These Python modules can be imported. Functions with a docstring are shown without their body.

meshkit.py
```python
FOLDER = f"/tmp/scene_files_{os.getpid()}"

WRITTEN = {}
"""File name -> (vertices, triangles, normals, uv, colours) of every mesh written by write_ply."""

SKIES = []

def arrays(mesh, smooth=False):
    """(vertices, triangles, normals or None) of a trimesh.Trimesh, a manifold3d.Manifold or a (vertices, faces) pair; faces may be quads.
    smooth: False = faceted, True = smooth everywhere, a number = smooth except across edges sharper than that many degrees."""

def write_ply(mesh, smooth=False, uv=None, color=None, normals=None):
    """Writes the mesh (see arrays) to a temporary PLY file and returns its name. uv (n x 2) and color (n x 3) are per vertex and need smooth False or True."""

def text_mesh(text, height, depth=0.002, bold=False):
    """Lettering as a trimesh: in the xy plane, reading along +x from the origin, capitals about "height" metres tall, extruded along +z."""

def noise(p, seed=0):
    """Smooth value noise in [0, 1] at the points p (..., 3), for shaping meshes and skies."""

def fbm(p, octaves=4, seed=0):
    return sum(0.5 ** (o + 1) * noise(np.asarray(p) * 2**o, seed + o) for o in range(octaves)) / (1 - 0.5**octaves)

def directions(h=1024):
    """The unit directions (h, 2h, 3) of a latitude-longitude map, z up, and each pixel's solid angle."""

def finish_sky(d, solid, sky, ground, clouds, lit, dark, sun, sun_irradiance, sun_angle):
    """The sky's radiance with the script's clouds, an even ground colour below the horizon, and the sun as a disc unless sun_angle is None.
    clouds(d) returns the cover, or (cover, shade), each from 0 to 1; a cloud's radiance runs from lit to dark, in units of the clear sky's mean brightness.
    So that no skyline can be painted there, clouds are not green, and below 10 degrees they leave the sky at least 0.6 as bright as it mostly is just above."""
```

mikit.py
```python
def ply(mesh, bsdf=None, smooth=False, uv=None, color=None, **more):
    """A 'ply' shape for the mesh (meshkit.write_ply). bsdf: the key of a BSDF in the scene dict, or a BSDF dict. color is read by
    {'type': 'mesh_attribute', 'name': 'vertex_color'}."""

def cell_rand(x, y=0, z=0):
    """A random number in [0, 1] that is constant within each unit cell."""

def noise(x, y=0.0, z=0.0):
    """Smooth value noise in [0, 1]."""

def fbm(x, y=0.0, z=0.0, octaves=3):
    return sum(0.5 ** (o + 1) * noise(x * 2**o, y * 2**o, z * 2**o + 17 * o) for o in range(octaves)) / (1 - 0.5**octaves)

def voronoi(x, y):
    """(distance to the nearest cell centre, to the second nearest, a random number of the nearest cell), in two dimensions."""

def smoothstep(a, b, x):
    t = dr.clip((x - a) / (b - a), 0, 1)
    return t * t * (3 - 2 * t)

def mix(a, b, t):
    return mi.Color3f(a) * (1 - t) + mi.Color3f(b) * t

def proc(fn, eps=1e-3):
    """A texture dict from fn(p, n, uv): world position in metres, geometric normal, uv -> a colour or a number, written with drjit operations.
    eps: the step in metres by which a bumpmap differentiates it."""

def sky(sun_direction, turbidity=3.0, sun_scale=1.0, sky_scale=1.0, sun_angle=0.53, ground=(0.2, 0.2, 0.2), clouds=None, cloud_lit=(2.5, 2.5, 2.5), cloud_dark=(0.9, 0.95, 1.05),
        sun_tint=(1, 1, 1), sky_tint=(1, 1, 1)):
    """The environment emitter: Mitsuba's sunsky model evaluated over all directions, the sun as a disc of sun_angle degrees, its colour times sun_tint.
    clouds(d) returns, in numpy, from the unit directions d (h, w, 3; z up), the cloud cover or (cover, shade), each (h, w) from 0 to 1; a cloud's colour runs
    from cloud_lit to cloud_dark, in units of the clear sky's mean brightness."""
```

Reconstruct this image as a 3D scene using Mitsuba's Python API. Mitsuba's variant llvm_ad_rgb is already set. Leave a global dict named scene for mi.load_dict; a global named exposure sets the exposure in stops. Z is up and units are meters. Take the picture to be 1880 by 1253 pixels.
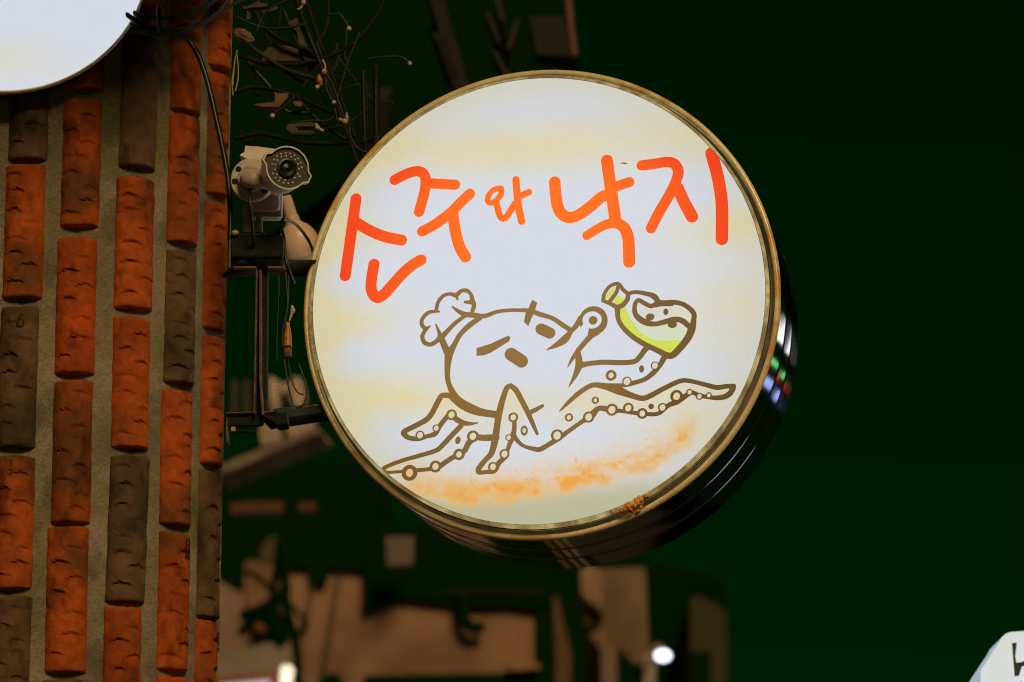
import math
import random
import numpy as np
import trimesh
import manifold3d as m3
import shapely.geometry as sg
import shapely.ops as so
import shapely.affinity as sa
import drjit as dr
import mitsuba as mi
import mikit
import meshkit

T = mi.ScalarTransform4f
scene, labels = {}, {}

# ------------------------------------------------------------------ camera
F = 6000.0                                   # focal length in pixels of the 1880 px wide photograph
PITCH = math.radians(13.5)
EYE = np.array([0.0, 0.0, 1.6])
RIGHT = np.array([1.0, 0, 0])
FWD = np.array([0, math.cos(PITCH), math.sin(PITCH)])
UP = np.array([0, -math.sin(PITCH), math.cos(PITCH)])
scene['camera'] = {'type': 'thinlens', 'fov': 2 * math.degrees(math.atan(940 / F)), 'fov_axis': 'x',
                   'to_world': T().look_at(origin=EYE.tolist(), target=(EYE + FWD).tolist(), up=[0, 0, 1]),
                   'aperture_radius': 0.014, 'focus_distance': 5.50, 'near_clip': 0.05, 'far_clip': 500.0}

# ------------------------------------------------------------------ light: night sky, soft warm street light as the 'sun'
SUN = np.array([0.24, -0.84, 0.48])
exposure = 0.0
scene['sky'] = mikit.sky(SUN.tolist(), turbidity=3, sun_scale=1.15, sky_scale=0.080, sun_angle=18,
                         ground=(0.05, 0.05, 0.04), sun_tint=(1.0, 0.85, 0.68), sky_tint=(0.02, 1.0, 0.05))


# ------------------------------------------------------------------ helpers
def ray(px, py):
    return RIGHT * (px - 940) / F + UP * (626.5 - py) / F + FWD


def at(px, py, Y):
    """The point of the vertical plane y = Y seen at this pixel of the photograph."""
    d = ray(px, py)
    return EYE + d * (Y / d[1])


def pxsize(Y, py=626):
    d = at(940, py, Y) - EYE
    return float(d @ FWD) / F


counts = {}


def numbered(name):
    n = counts.get(name, 0)
    counts[name] = n + 1
    return name if n == 0 else f'{name}_{n:03d}'


def cat(ms):
    return trimesh.util.concatenate([m for m in ms if m is not None])


def tm(man):
    m = man.to_mesh()
    return trimesh.Trimesh(m.vert_properties[:, :3], m.tri_verts, process=False)


def put(key, mesh, mat, smooth=False, parent=None, emit=None, to_world=None, kind=None, label=None):
    key = numbered((parent + '__' if parent else '') + key)
    uv = None
    if isinstance(emit, dict):
        b = mesh.bounds
        uv = (mesh.vertices[:, [0, 2]] - b[0][[0, 2]]) / (b[1] - b[0])[[0, 2]]
    d = mikit.ply(mesh, mat, smooth=smooth, uv=uv)
    if emit is not None:
        d['emitter'] = {'type': 'area', 'radiance': emit if isinstance(emit, dict) else {'type': 'rgb', 'value': list(emit)}}
    if to_world is not None:
        d['to_world'] = to_world
    scene[key] = d
    if kind or label:
        labels[key] = {k: v for k, v in (('kind', kind), ('label', label)) if v}
    return key


def thing(name, label, category, group=None):
    key = numbered(name)
    labels[key] = {'label': label, 'category': category}
    if group:
        labels[key]['group'] = group
    return key


def tag(key, label, category, group=None):
    labels[key] = {'label': label, 'category': category}
    if group:
        labels[key]['group'] = group


def spline(pts, n=8):
    """Catmull-Rom through rows of numbers."""
    p = np.asarray(pts, float)
    if len(p) < 3:
        return np.array([p[0] + (p[-1] - p[0]) * t for t in np.linspace(0, 1, n + 1)])
    q = np.vstack([2 * p[0] - p[1], p, 2 * p[-1] - p[-2]])
    out = []
    for i in range(1, len(q) - 2):
        a, b, c, d = q[i - 1:i + 3]
        for t in np.arange(n) / n:
            out.append(0.5 * (2 * b + (c - a) * t + (2 * a - 5 * b + 4 * c - d) * t * t + (3 * b - a - 3 * c + d) * t ** 3))
    out.append(p[-1])
    return np.array(out)


def tube(pts, r, sides=8, n=6, smooth=True):
    p = spline(pts, n) if smooth and len(pts) > 2 else np.asarray(pts, float)
    r = np.broadcast_to(np.asarray(r, float), (len(p),)) if np.ndim(r) == 0 else np.interp(np.linspace(0, 1, len(p)), np.linspace(0, 1, len(r)), r)
    t = np.gradient(p, axis=0)
    t /= np.linalg.norm(t, axis=1, keepdims=True) + 1e-12
    a = np.cross(t, [0.31, 0.9, 0.29])
    a /= np.linalg.norm(a, axis=1, keepdims=True) + 1e-12
    b = np.cross(t, a)
    ang = np.arange(sides) * 2 * np.pi / sides
    v = p[:, None] + r[:, None, None] * (np.cos(ang)[None, :, None] * a[:, None] + np.sin(ang)[None, :, None] * b[:, None])
    i, j = np.meshgrid(np.arange(len(p) - 1), np.arange(sides), indexing='ij')
    q = np.stack([i * sides + j, i * sides + (j + 1) % sides, (i + 1) * sides + (j + 1) % sides, (i + 1) * sides + j], -1).reshape(-1, 4)
    f = np.vstack([q[:, [0, 1, 2]], q[:, [0, 2, 3]]])
    L = (len(p) - 1) * sides
    v = np.vstack([v.reshape(-1, 3), p[0], p[-1]])
    k = np.arange(sides)
    f = np.vstack([f, np.stack([k * 0 + len(v) - 2, (k + 1) % sides, k], 1), np.stack([k * 0 + len(v) - 1, L + k, L + (k + 1) % sides], 1)])
    m = trimesh.Trimesh(v, f, process=False)
    m.fix_normals()
    return m


def wire(pts, Y, rpx, sides=8):
    """A cable through photograph pixels (px, py[, dY]) at depth Y."""
    w = [at(p[0], p[1], Y + (p[2] if len(p) > 2 else 0)) for p in pts]
    return tube(w, rpx * pxsize(Y), sides)


def frame(o, x, y, z):
    m = np.eye(4)
    m[:3, 0], m[:3, 1], m[:3, 2], m[:3, 3] = x, y, z, o
    return m


def aim(o, z, up=(0, 0, 1)):
    z = np.asarray(z, float) / np.linalg.norm(z)
    x = np.cross(up, z)
    x /= np.linalg.norm(x)
    return frame(o, x, np.cross(z, x), z)


def lathe(profile, n=128, M=None, out=None):
    """Revolve (radius, height) pairs about z, transformed by M."""
    p = np.asarray(profile, float)
    a = np.arange(n) * 2 * np.pi / n
    v = np.stack([p[:, None, 0] * np.cos(a), p[:, None, 0] * np.sin(a), np.broadcast_to(p[:, None, 1], (len(p), n))], -1).reshape(-1, 3)
    i, j = np.meshgrid(np.arange(len(p) - 1), np.arange(n), indexing='ij')
    q = np.stack([i * n + j, i * n + (j + 1) % n, (i + 1) * n + (j + 1) % n, (i + 1) * n + j], -1).reshape(-1, 4)
    m = trimesh.Trimesh(v, np.vstack([q[:, [0, 1, 2]], q[:, [0, 2, 3]]]), process=False)
    if out == 'flip':
        m.invert()
    if M is not None:
        m.apply_transform(M)
    return m


def rbox(sx, sy, sz, r=0.004, M=None, seg=8):
    s = m3.Manifold.sphere(r, seg)
    h = m3.Manifold.batch_hull([s.translate([x * (sx / 2 - r), y * (sy / 2 - r), z * (sz / 2 - r)]) for x in (-1, 1) for y in (-1, 1) for z in (-1, 1)])
    m = tm(h)
    if M is not None:
        m.apply_transform(M)
    return m


def beam(a, b, w, h, r=0.003, up=(0, 1, 0)):
    """A bar from a to b, w across, h deep (towards up)."""
    a, b = np.asarray(a, float), np.asarray(b, float)
    z = (b - a) / np.linalg.norm(b - a)
    x = np.cross(up, z)
    x /= np.linalg.norm(x)
    return rbox(w, h, np.linalg.norm(b - a), r, frame((a + b) / 2, x, np.cross(z, x), z))


def extr(poly, depth, M=None):
    polys = [g for g in getattr(poly, 'geoms', [poly]) if g.area > 1e-10 and g.geom_type == 'Polygon']
    m = cat([trimesh.creation.extrude_polygon(g, depth, engine='earcut') for g in polys])
    if M is not None:
        m.apply_transform(M)
    return m


def slab(pts, Y, depth, bevel=0.0):
    """A solid whose front, in the vertical plane y = Y, has these photograph pixels as corners; it goes back by depth."""
    w = [at(x, y, Y) * ([1, 1, 0] if y == 1420 else 1) for x, y in pts]   # 1420: goes on down to the ground
    p = sg.Polygon([(q[0], q[2]) for q in w]).buffer(0)
    return extr(p, depth, frame([0, Y + depth, 0], [1, 0, 0], [0, 0, 1], [0, -1, 0]))


# ------------------------------------------------------------------ materials
def rgb(*c):
    return {'type': 'rgb', 'value': list(c)}


def mat(name, color, rough=0.6, metallic=0.0, spec=0.5, bump=None, bscale=1.0, eps=1e-3, **more):
    d = {'type': 'principled', 'base_color': color if isinstance(color, dict) else rgb(*color),
         'roughness': rough, 'metallic': metallic, 'specular': spec, **more}
    if bump is not None:
        d = {'type': 'bumpmap', 'arbitrary': mikit.proc(bump, eps), 'scale': bscale, 'bsdf': d}
    scene[name] = {'type': 'twosided', 'bsdf': d}
    return name


def noisy(c1, c2, s, oct=4, lo=0.3, hi=0.7):
    def fn(p, n, uv):
        return mikit.mix(c1, c2, mikit.smoothstep(lo, hi, mikit.fbm(p.x * s, p.y * s, p.z * s, oct)))
    return mikit.proc(fn)


def brick_color(c1, c2, c3):
    def fn(p, n, uv):
        a = mikit.fbm(p.x * 14, p.y * 14, p.z * 9, 4)
        b = mikit.fbm(p.x * 90, p.y * 90, p.z * 60, 3)
        c = mikit.mix(c1, c2, mikit.smoothstep(0.32, 0.68, a))
        c = mikit.mix(c, c3, mikit.smoothstep(0.46, 0.74, mikit.fbm(p.x * 11 + 5, p.y * 11, p.z * 7 + 3, 4)) * 0.85)
        soot = mikit.smoothstep(0.55, 0.75, mikit.fbm(p.x * 38 + 2, p.y * 38, p.z * 16 + 7, 4))
        g = mikit.noise(p.x * 900, p.y * 900, p.z * 900)
        return c * (0.62 + 0.76 * b) * (1 - 0.45 * soot) * (0.85 + 0.3 * g)
    return mikit.proc(fn)


grit = lambda p, n, uv: mikit.fbm(p.x * 260, p.y * 260, p.z * 260, 3) * 0.0018 + mikit.fbm(p.x * 60, p.y * 60, p.z * 60, 3) * 0.0034
mat('mat_brick_orange', brick_color((.47, .100, .013), (.31, .066, .010), (.11, .050, .016)), 0.85, bump=grit, spec=0.2)
mat('mat_brick_red', brick_color((.52, .086, .010), (.36, .074, .011), (.13, .046, .013)), 0.85, bump=grit, spec=0.2)
mat('mat_brick_dark', brick_color((.115, .068, .030), (.17, .098, .052), (.050, .044, .018)), 0.85, bump=grit, spec=0.2)
mortar_grit = lambda p, n, uv: mikit.fbm(p.x * 420, p.y * 420, p.z * 420, 2) * 0.0010 + mikit.fbm(p.x * 90, p.y * 90, p.z * 90, 3) * 0.003


def mortar_color(p, n, uv):
    a = mikit.fbm(p.x * 9, p.y * 9, p.z * 7, 4)
    c = mikit.mix((.195, .178, .112), (.30, .262, .178), mikit.smoothstep(0.3, 0.7, a))
    c = mikit.mix(c, (.19, .18, .065), mikit.smoothstep(0.5, 0.72, mikit.fbm(p.x * 6 + 9, p.y * 6, p.z * 8, 3)) * 0.8)
    c = c * (1 - 0.38 * mikit.smoothstep(0.5, 0.75, mikit.fbm(p.x * 26 + 4, p.y * 26, p.z * 12, 4)))
    return c * (0.6 + 0.8 * mikit.fbm(p.x * 300, p.y * 300, p.z * 300, 2))


mat('mat_mortar', mikit.proc(mortar_color), 0.9, bump=mortar_grit, spec=0.15)
mat('mat_stamp', (.05, .02, .008), 0.9, spec=0.1)
mat('mat_black', (.006, .018, .007), 0.45, spec=0.4)
mat('mat_rubber', (.006, .018, .008), 0.38, spec=0.5)
mat('mat_black_metal', noisy((.003, .011, .004), (.013, .015, .007), 40), 0.7, spec=0.2)
mat('mat_dark_void', (.0022, .021, .003), 0.9, spec=0.05)
mat('mat_rusty', noisy((.20, .115, .06), (.11, .055, .024), 60), 0.7, spec=0.3)
mat('mat_cream', noisy((.74, .71, .62), (.60, .55, .45), 35), 0.5, spec=0.4)
mat('mat_cream_dirty', noisy((.50, .44, .34), (.34, .28, .19), 55), 0.6, spec=0.3)
mat('mat_white_rim', (.74, .72, .62), 0.4)
mat('mat_yellow_pipe', noisy((.40, .34, .12), (.32, .26, .09), 30), 0.5)
mat('mat_pink_ceramic', noisy((.85, .64, .48), (.74, .51, .36), 25), 0.35, spec=0.5)
mat('mat_lens', (.006, .010, .006), 0.35, spec=0.4)
mat('mat_camera_front', (.055, .060, .045), 0.35, spec=0.4)
mat('mat_led', (.75, .70, .62), 0.15, spec=0.9)
mat('mat_orange_plastic', noisy((.50, .20, .02), (.36, .13, .012), 90), 0.4)
mat('mat_pale_connector', (.52, .40, .30), 0.5)
mat('mat_olive_wood', noisy((.085, .062, .015), (.045, .036, .010), 45), 0.7)
mat('mat_dim_wood', noisy((.030, .022, .010), (.016, .015, .008), 22), 0.8)
mat('mat_red_trim', (.11, .026, .004), 0.6)
mat('mat_asphalt', noisy((.045, .045, .042), (.06, .058, .052), 6), 0.9)
mat('mat_steel', noisy((.34, .33, .31), (.27, .26, .23), 18), 0.09, metallic=1.0)
mat('mat_brass', noisy((.92, .80, .46), (.74, .46, .14), 22, lo=0.50, hi=0.70), 0.32, metallic=0.1, spec=0.6)
mat('mat_gap', noisy((.05, .035, .012), (.12, .075, .02), 30), 0.6)
mat('mat_seal', (.02, .016, .008), 0.7)
mat('mat_vinyl', (.05, .05, .05), 0.6)
mat('mat_rust_lump', noisy((.95, .62, .18), (.80, .33, .04), 120), 0.8)

# ------------------------------------------------------------------ ground (never in the frame, but the place stands on it)
g = trimesh.creation.box([400, 400, 0.2])
g.apply_translation([0, 100, -0.1])
put('ground', g, 'mat_asphalt', kind='structure')

# ------------------------------------------------------------------ the round lightbox signs
PSI = math.radians(10.9)
SU = np.array([math.cos(PSI), -math.sin(PSI), 0])
SV = np.array([0, 0, 1.0])
SN = np.cross(SU, SV)                       # out of the face, towards the viewer
SC = at(989.5, 554.0, 5.5)
SK = float((SC - EYE) @ FWD) / F             # metres per pixel at the sign
R = 445.5 * SK
HF = 0.027                                   # how far the moulded face stands out of the casing
RF = R - 0.0180
SM = frame(SC, SU, SV, SN)


def face_uv(px, py, h=HF):
    d = ray(px, py)
    o = SC + SN * h
    q = EYE + d * (float((o - EYE) @ SN) / float(d @ SN)) - SC
    return float(q @ SU), float(q @ SV)


def gauss(x, s):
    return dr.exp(-dr.square(x / s))


def local(p):
    x, y, z = p.x - float(SC[0]), p.y - float(SC[1]), p.z - float(SC[2])
    return (x * float(SU[0]) + y * float(SU[1])) / SK, -z / SK   # in photo-sized pixels, y down


def face_light(p):
    X, Y = local(p)
    n1 = mikit.fbm(X / 120 + 7, Y / 60 + 3, 0.5, 4)
    n2 = mikit.fbm(X / 26 + 31, Y / 22 + 11, 2.5, 4)
    c = mi.Color3f(.645, .685, .765)
    r = dr.sqrt(X * X + Y * Y)
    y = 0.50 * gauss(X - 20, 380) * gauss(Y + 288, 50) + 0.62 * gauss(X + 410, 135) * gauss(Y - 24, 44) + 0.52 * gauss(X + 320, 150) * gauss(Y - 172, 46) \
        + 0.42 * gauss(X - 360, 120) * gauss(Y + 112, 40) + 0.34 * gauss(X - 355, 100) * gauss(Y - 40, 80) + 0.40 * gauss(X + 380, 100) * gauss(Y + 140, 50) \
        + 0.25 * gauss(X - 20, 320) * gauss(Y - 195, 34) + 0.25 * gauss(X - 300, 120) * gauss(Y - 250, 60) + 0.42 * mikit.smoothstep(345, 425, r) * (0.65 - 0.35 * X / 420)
    y = dr.clip(1.85 * y * (0.5 + 1.0 * n1), 0, 1)  # bands: falloff between the tubes plus dirt and ageing, put into the colour
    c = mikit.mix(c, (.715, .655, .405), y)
    spots = mikit.smoothstep(0.62, 0.74, mikit.fbm(X / 16 + 3, Y / 16 + 8, 1.5, 3)) * gauss(Y + 280, 70) * 0.35
    c = mikit.mix(c, (.78, .62, .40), spots)
    low = mikit.smoothstep(325, 385, Y + 26 * (n1 - 0.5)) * 0.9
    c = mikit.mix(c, (.50, .50, .31), low)
    # rust that washed down and dried on the acrylic
    q = X / 250
    line = (((((-5.09 * q + -33.39) * q + 18.96) * q + -7.63) * q + -34.78) * q + 356.79) + 16 * (n2 - 0.5)
    d = Y - line
    ends = mikit.smoothstep(-285, -200, X) * (1 - mikit.smoothstep(262, 305, X))
    n3 = mikit.fbm(X / 8 + 5, Y / 8 + 2, 6.5, 4)
    n4 = mikit.fbm(X / 60 + 15, Y / 30 + 2, 9.5, 3)
    film_ = dr.select(d > 0, gauss(d, 13), gauss(d, 46)) * ends
    film_ = dr.clip(film_ * (0.42 + 1.05 * mikit.smoothstep(0.32, 0.68, 0.45 * n2 + 0.25 * n3 + 0.3 * n4)), 0, 1)
    c = mikit.mix(c, (.80, .585, .25), film_ * 0.85)
    core_ = gauss(d + 10, 20) * ends * (0.18 + 0.82 * mikit.smoothstep(0.38, 0.66, 0.35 * n2 + 0.15 * n3 + 0.5 * n4)) * (0.65 + 0.35 * mikit.smoothstep(-200, 0, X))
    specks = mikit.smoothstep(0.60, 0.78, n3) * gauss(d + 34, 40) * ends * 0.5
    c = mikit.mix(c, (.86, .36, .035), dr.clip(1.15 * core_ + specks, 0, 0.92))
    # dust and scuffs
    c = c * (0.955 + 0.09 * mikit.fbm(X / 3.2, Y / 3.2, 4.5, 2))
    return c * (1 - 0.10 * mikit.smoothstep(280, 425, r))  # backlight fading towards the edge, put into the face colour


def letter_light(p):
    X, Y = local(p)
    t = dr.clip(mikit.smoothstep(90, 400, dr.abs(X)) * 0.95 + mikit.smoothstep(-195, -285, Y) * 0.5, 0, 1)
    c = mikit.mix((1.0, .150, .008), (.86, .034, .003), t)  # uneven backlight put into the colour: orange by the tubes, redder away
    return c * (0.94 + 0.12 * mikit.fbm(X / 9, Y / 9, 3.5, 3))


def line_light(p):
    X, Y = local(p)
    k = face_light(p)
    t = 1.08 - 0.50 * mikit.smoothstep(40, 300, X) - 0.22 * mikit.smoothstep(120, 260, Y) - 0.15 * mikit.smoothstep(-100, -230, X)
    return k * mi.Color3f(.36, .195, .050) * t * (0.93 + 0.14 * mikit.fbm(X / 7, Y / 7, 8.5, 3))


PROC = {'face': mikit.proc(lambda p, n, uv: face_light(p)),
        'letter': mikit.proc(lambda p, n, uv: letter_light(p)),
        'line': mikit.proc(lambda p, n, uv: line_light(p)),
        'cream': mikit.proc(lambda p, n, uv: face_light(p) * mi.Color3f(1.06, .93, .62)),
        'pale': mikit.proc(lambda p, n, uv: face_light(p) * mi.Color3f(1.02, .97, .83)),
        'lime': mikit.proc(lambda p, n, uv: face_light(p) * mi.Color3f(.93, 1.03, .12)),
        'mint': mikit.proc(lambda p, n, uv: face_light(p) * mi.Color3f(.95, 1.02, .72))}


def side_light(p, n, uv):
    X, Y = local(p)
    a = dr.atan2(Y, X)
    k = mikit.fbm(dr.cos(a) * 9 + 20, dr.sin(a) * 9 + 20, 1.5, 4)
    s = mikit.fbm(X / 8, Y / 8, p.y * 200, 3)
    return mikit.mix((.42, .325, .12), (.17, .105, .03), mikit.smoothstep(0.35, 0.68, k)) * (0.55 + 0.9 * s)


SIGN = thing('round_sign', 'large round lit shop sign with orange hand-lettered words and an octopus drawing', 'sign')
disc = trimesh.creation.cylinder(RF - 0.006, 0.002, sections=192)
disc.apply_translation([0, 0, HF - 0.001])
disc.apply_transform(SM)
put('face', disc, 'mat_vinyl', parent=SIGN, emit=PROC['face'], label='white backlit face, with tube falloff and yellowing painted in as bands, streaked with rust near the bottom')
edge = [(RF - 0.006 + 0.006 * math.sin(a), HF - 0.006 + 0.006 * math.cos(a)) for a in np.linspace(0.15, math.pi / 2, 7)]
put('face_edge', lathe(edge[::-1][::-1] + [(RF, HF - 0.006), (RF + 0.0005, 0.004)], 192, SM, 'flip'), 'mat_vinyl', True, SIGN, emit=mikit.proc(side_light),
    label='yellowed moulded edge of the face')
# sealing line round the moulded edge, a little uneven
rng = np.random.default_rng(5)
aa = np.linspace(0, 2 * np.pi, 220)
wob = meshkit.fbm(np.stack([np.cos(aa) * 6, np.sin(aa) * 6, aa * 0], 1), 3, 4) - 0.5
put('seal', tube([(SM @ [(RF + 0.0008) * math.cos(a), (RF + 0.0008) * math.sin(a), 0.0125 + 0.004 * w, 1])[:3] for a, w in zip(aa, wob)], 0.0011, 5, 1, False),
    'mat_seal', True, SIGN)
put('gap_floor', lathe([(R - 0.006, -0.012), (RF - 0.002, -0.012)], 192, SM), 'mat_gap', True, SIGN)
rim = [(R - 0.0105, -0.014), (R - 0.0105, 0.001), (R - 0.0092, 0.0042), (R - 0.0062, 0.0058), (R - 0.0032, 0.0050), (R - 0.0008, 0.0022), (R, -0.001), (R - 0.0008, -0.006)]
put('rim', lathe(rim[::-1], 220, SM), 'mat_brass', True, SIGN, label='tarnished golden rim ring')
DEP = 0.30
prof = [(R - 0.001, -0.005)]
for c in (0.095, 0.19):
    prof += [(R - 0.001, -c + 0.006), (R + 0.0002, -c + 0.003), (R + 0.0008, -c), (R + 0.0002, -c - 0.003), (R - 0.001, -c - 0.006)]
prof += [(R - 0.001, -DEP + 0.006), (R - 0.003, -DEP + 0.001), (R - 0.008, -DEP)]
put('casing', lathe(prof, 220, SM), 'mat_steel', 40, SIGN, label='polished steel drum casing with two raised beads')
put('back_plate', lathe([(R - 0.008, -DEP + 0.0005), (0.0005, -DEP + 0.0005)], 96, SM), 'mat_black_metal', False, SIGN)
# lump of rust that grew over the rim, lower right
lump = []
for i in range(60):
    a_ = rng.normal(0, 11)
    u, v = face_uv(1164 + a_ + rng.normal(0, 4), 925 - 0.5 * a_ + rng.normal(0, 6), 0.022)
    s = trimesh.creation.icosphere(1, 0.0024 + 0.0034 * rng.random())
    s.vertices *= 1 + 0.35 * (rng.random((len(s.vertices), 1)) - 0.5)
    s.apply_translation([u, v, 0.014 + 0.014 * rng.random()])
    lump.append(s)
lump = cat(lump)
lump.apply_transform(SM)
put('rust_lump', lump, 'mat_rust_lump', False, SIGN, label='crumbly orange rust on the lower right of the rim')

# ---- lettering and drawing: thin vinyl films on the face
CROP = {'a': (600, 250, 300 / 1139), 'b': (870, 250, 310 / 1439), 'c': (1050, 250, 310 / 1439), 'd': (750, 510, 330 / 1531),
        'e': (1000, 500, 300 / 1566), 'f': (690, 690, 310 / 1850), 'g': (980, 650, 390 / 1880)}


def U2(k, x, y, h=HF):
    ox, oy, s = CROP[k]
    return face_uv(ox + x * s, oy + y * s, h)


def stroke(k, pts, w=None, n=6):
    s = CROP[k][2] * SK
    rows = [(*U2(k, p[0], p[1]), (p[2] if len(p) > 2 else w) * s / 2) for p in pts]
    q = spline(rows, n)
    discs = [sg.Point(x, y).buffer(max(r, 0.0004), 10) for x, y, r in q]
    return so.unary_union([so.unary_union([a, b]).convex_hull for a, b in zip(discs[:-1], discs[1:])])


def poly(k, pts, n=5, closed=True):
    rows = np.array([U2(k, *p) for p in pts])
    if n > 1:
        m = len(rows)
        q = spline(np.vstack([rows, rows, rows]), n)[m * n:2 * m * n]
    else:
        q = rows
    return sg.Polygon(q).buffer(0)


def oval(k, x, y, rx, ry=None, ang=0):
    s = CROP[k][2] * SK
    u, v = U2(k, x, y)
    e = sa.scale(sg.Point(0, 0).buffer(1, 16), rx * s, (ry or rx) * s)
    return sa.translate(sa.rotate(e, -ang), u, v)


words = [
    [stroke('a', [(205, 440), (180, 620), (155, 800), (130, 975)], 80),
     stroke('a', [(200, 600), (290, 655), (400, 702), (522, 728)], 80),
     stroke('a', [(330, 897), (315, 985), (310, 1060), (328, 1110), (360, 1128), (400, 1105), (455, 1045), (530, 960), (600, 900), (658, 866)], 80)],
    [stroke('a', [(475, 308), (560, 265), (635, 247), (682, 275), (690, 335), (680, 400), (662, 470), (645, 530)], 76),
     stroke('a', [(690, 330), (780, 336), (895, 342)], 75),
     stroke('a', [(667, 667), (760, 615), (860, 540), (940, 460), (998, 405)], 76),
     stroke('a', [(878, 540), (890, 620), (905, 700), (930, 780), (968, 845)], 80)],
    [stroke('b', [(235, 452), (185, 455), (140, 490), (118, 540), (135, 572), (178, 562), (225, 512), (238, 470), (225, 448)], 50),
     stroke('b', [(190, 560), (205, 620), (222, 680), (250, 706), (282, 688), (320, 628), (350, 580)], 58),
     stroke('b', [(360, 375), (370, 500), (385, 620), (408, 730)], 63),
     stroke('b', [(385, 520), (470, 482)], 58)],
    [stroke('b', [(690, 395), (698, 490), (712, 590), (745, 660), (805, 697), (865, 688), (930, 652), (1010, 590), (1090, 522), (1150, 500)], 100),
     stroke('b', [(1135, 212), (1152, 330), (1170, 460), (1190, 600), (1208, 720)], 103),
     stroke('b', [(1190, 440), (1325, 396)], 90),
     stroke('b', [(965, 850, 80), (1060, 790, 82), (1150, 750, 85), (1225, 748, 92), (1285, 790, 98), (1315, 865, 102), (1322, 950, 103), (1325, 1075, 103)])],
    [stroke('c', [(598, 253), (700, 240), (810, 224), (872, 240), (908, 298), (895, 370), (860, 450), (800, 560), (740, 660), (676, 788)], 92),
     stroke('c', [(905, 450), (960, 570), (1025, 690)], 104),
     stroke('c', [(1190, 150), (1230, 290), (1258, 420), (1277, 560), (1281, 700), (1279, 880)], 106)],
]
limit = sg.Point(0, 0).buffer(RF - 0.0062, 128)


def film(name, shape, light, h, parent=SIGN, label=None):
    return put(name, extr(shape.intersection(limit).simplify(0.00012), 0.0006, SM @ np.array([[1, 0, 0, 0], [0, 1, 0, 0], [0, 0, 1, HF + h], [0, 0, 0, 1.0]])),
               'mat_vinyl', False, parent, emit=PROC[light], label=label)


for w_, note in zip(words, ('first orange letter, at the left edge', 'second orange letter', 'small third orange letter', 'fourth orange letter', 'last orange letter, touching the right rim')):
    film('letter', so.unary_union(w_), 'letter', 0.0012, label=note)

ol, holes, cream, dots = [], [], [], []
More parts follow.
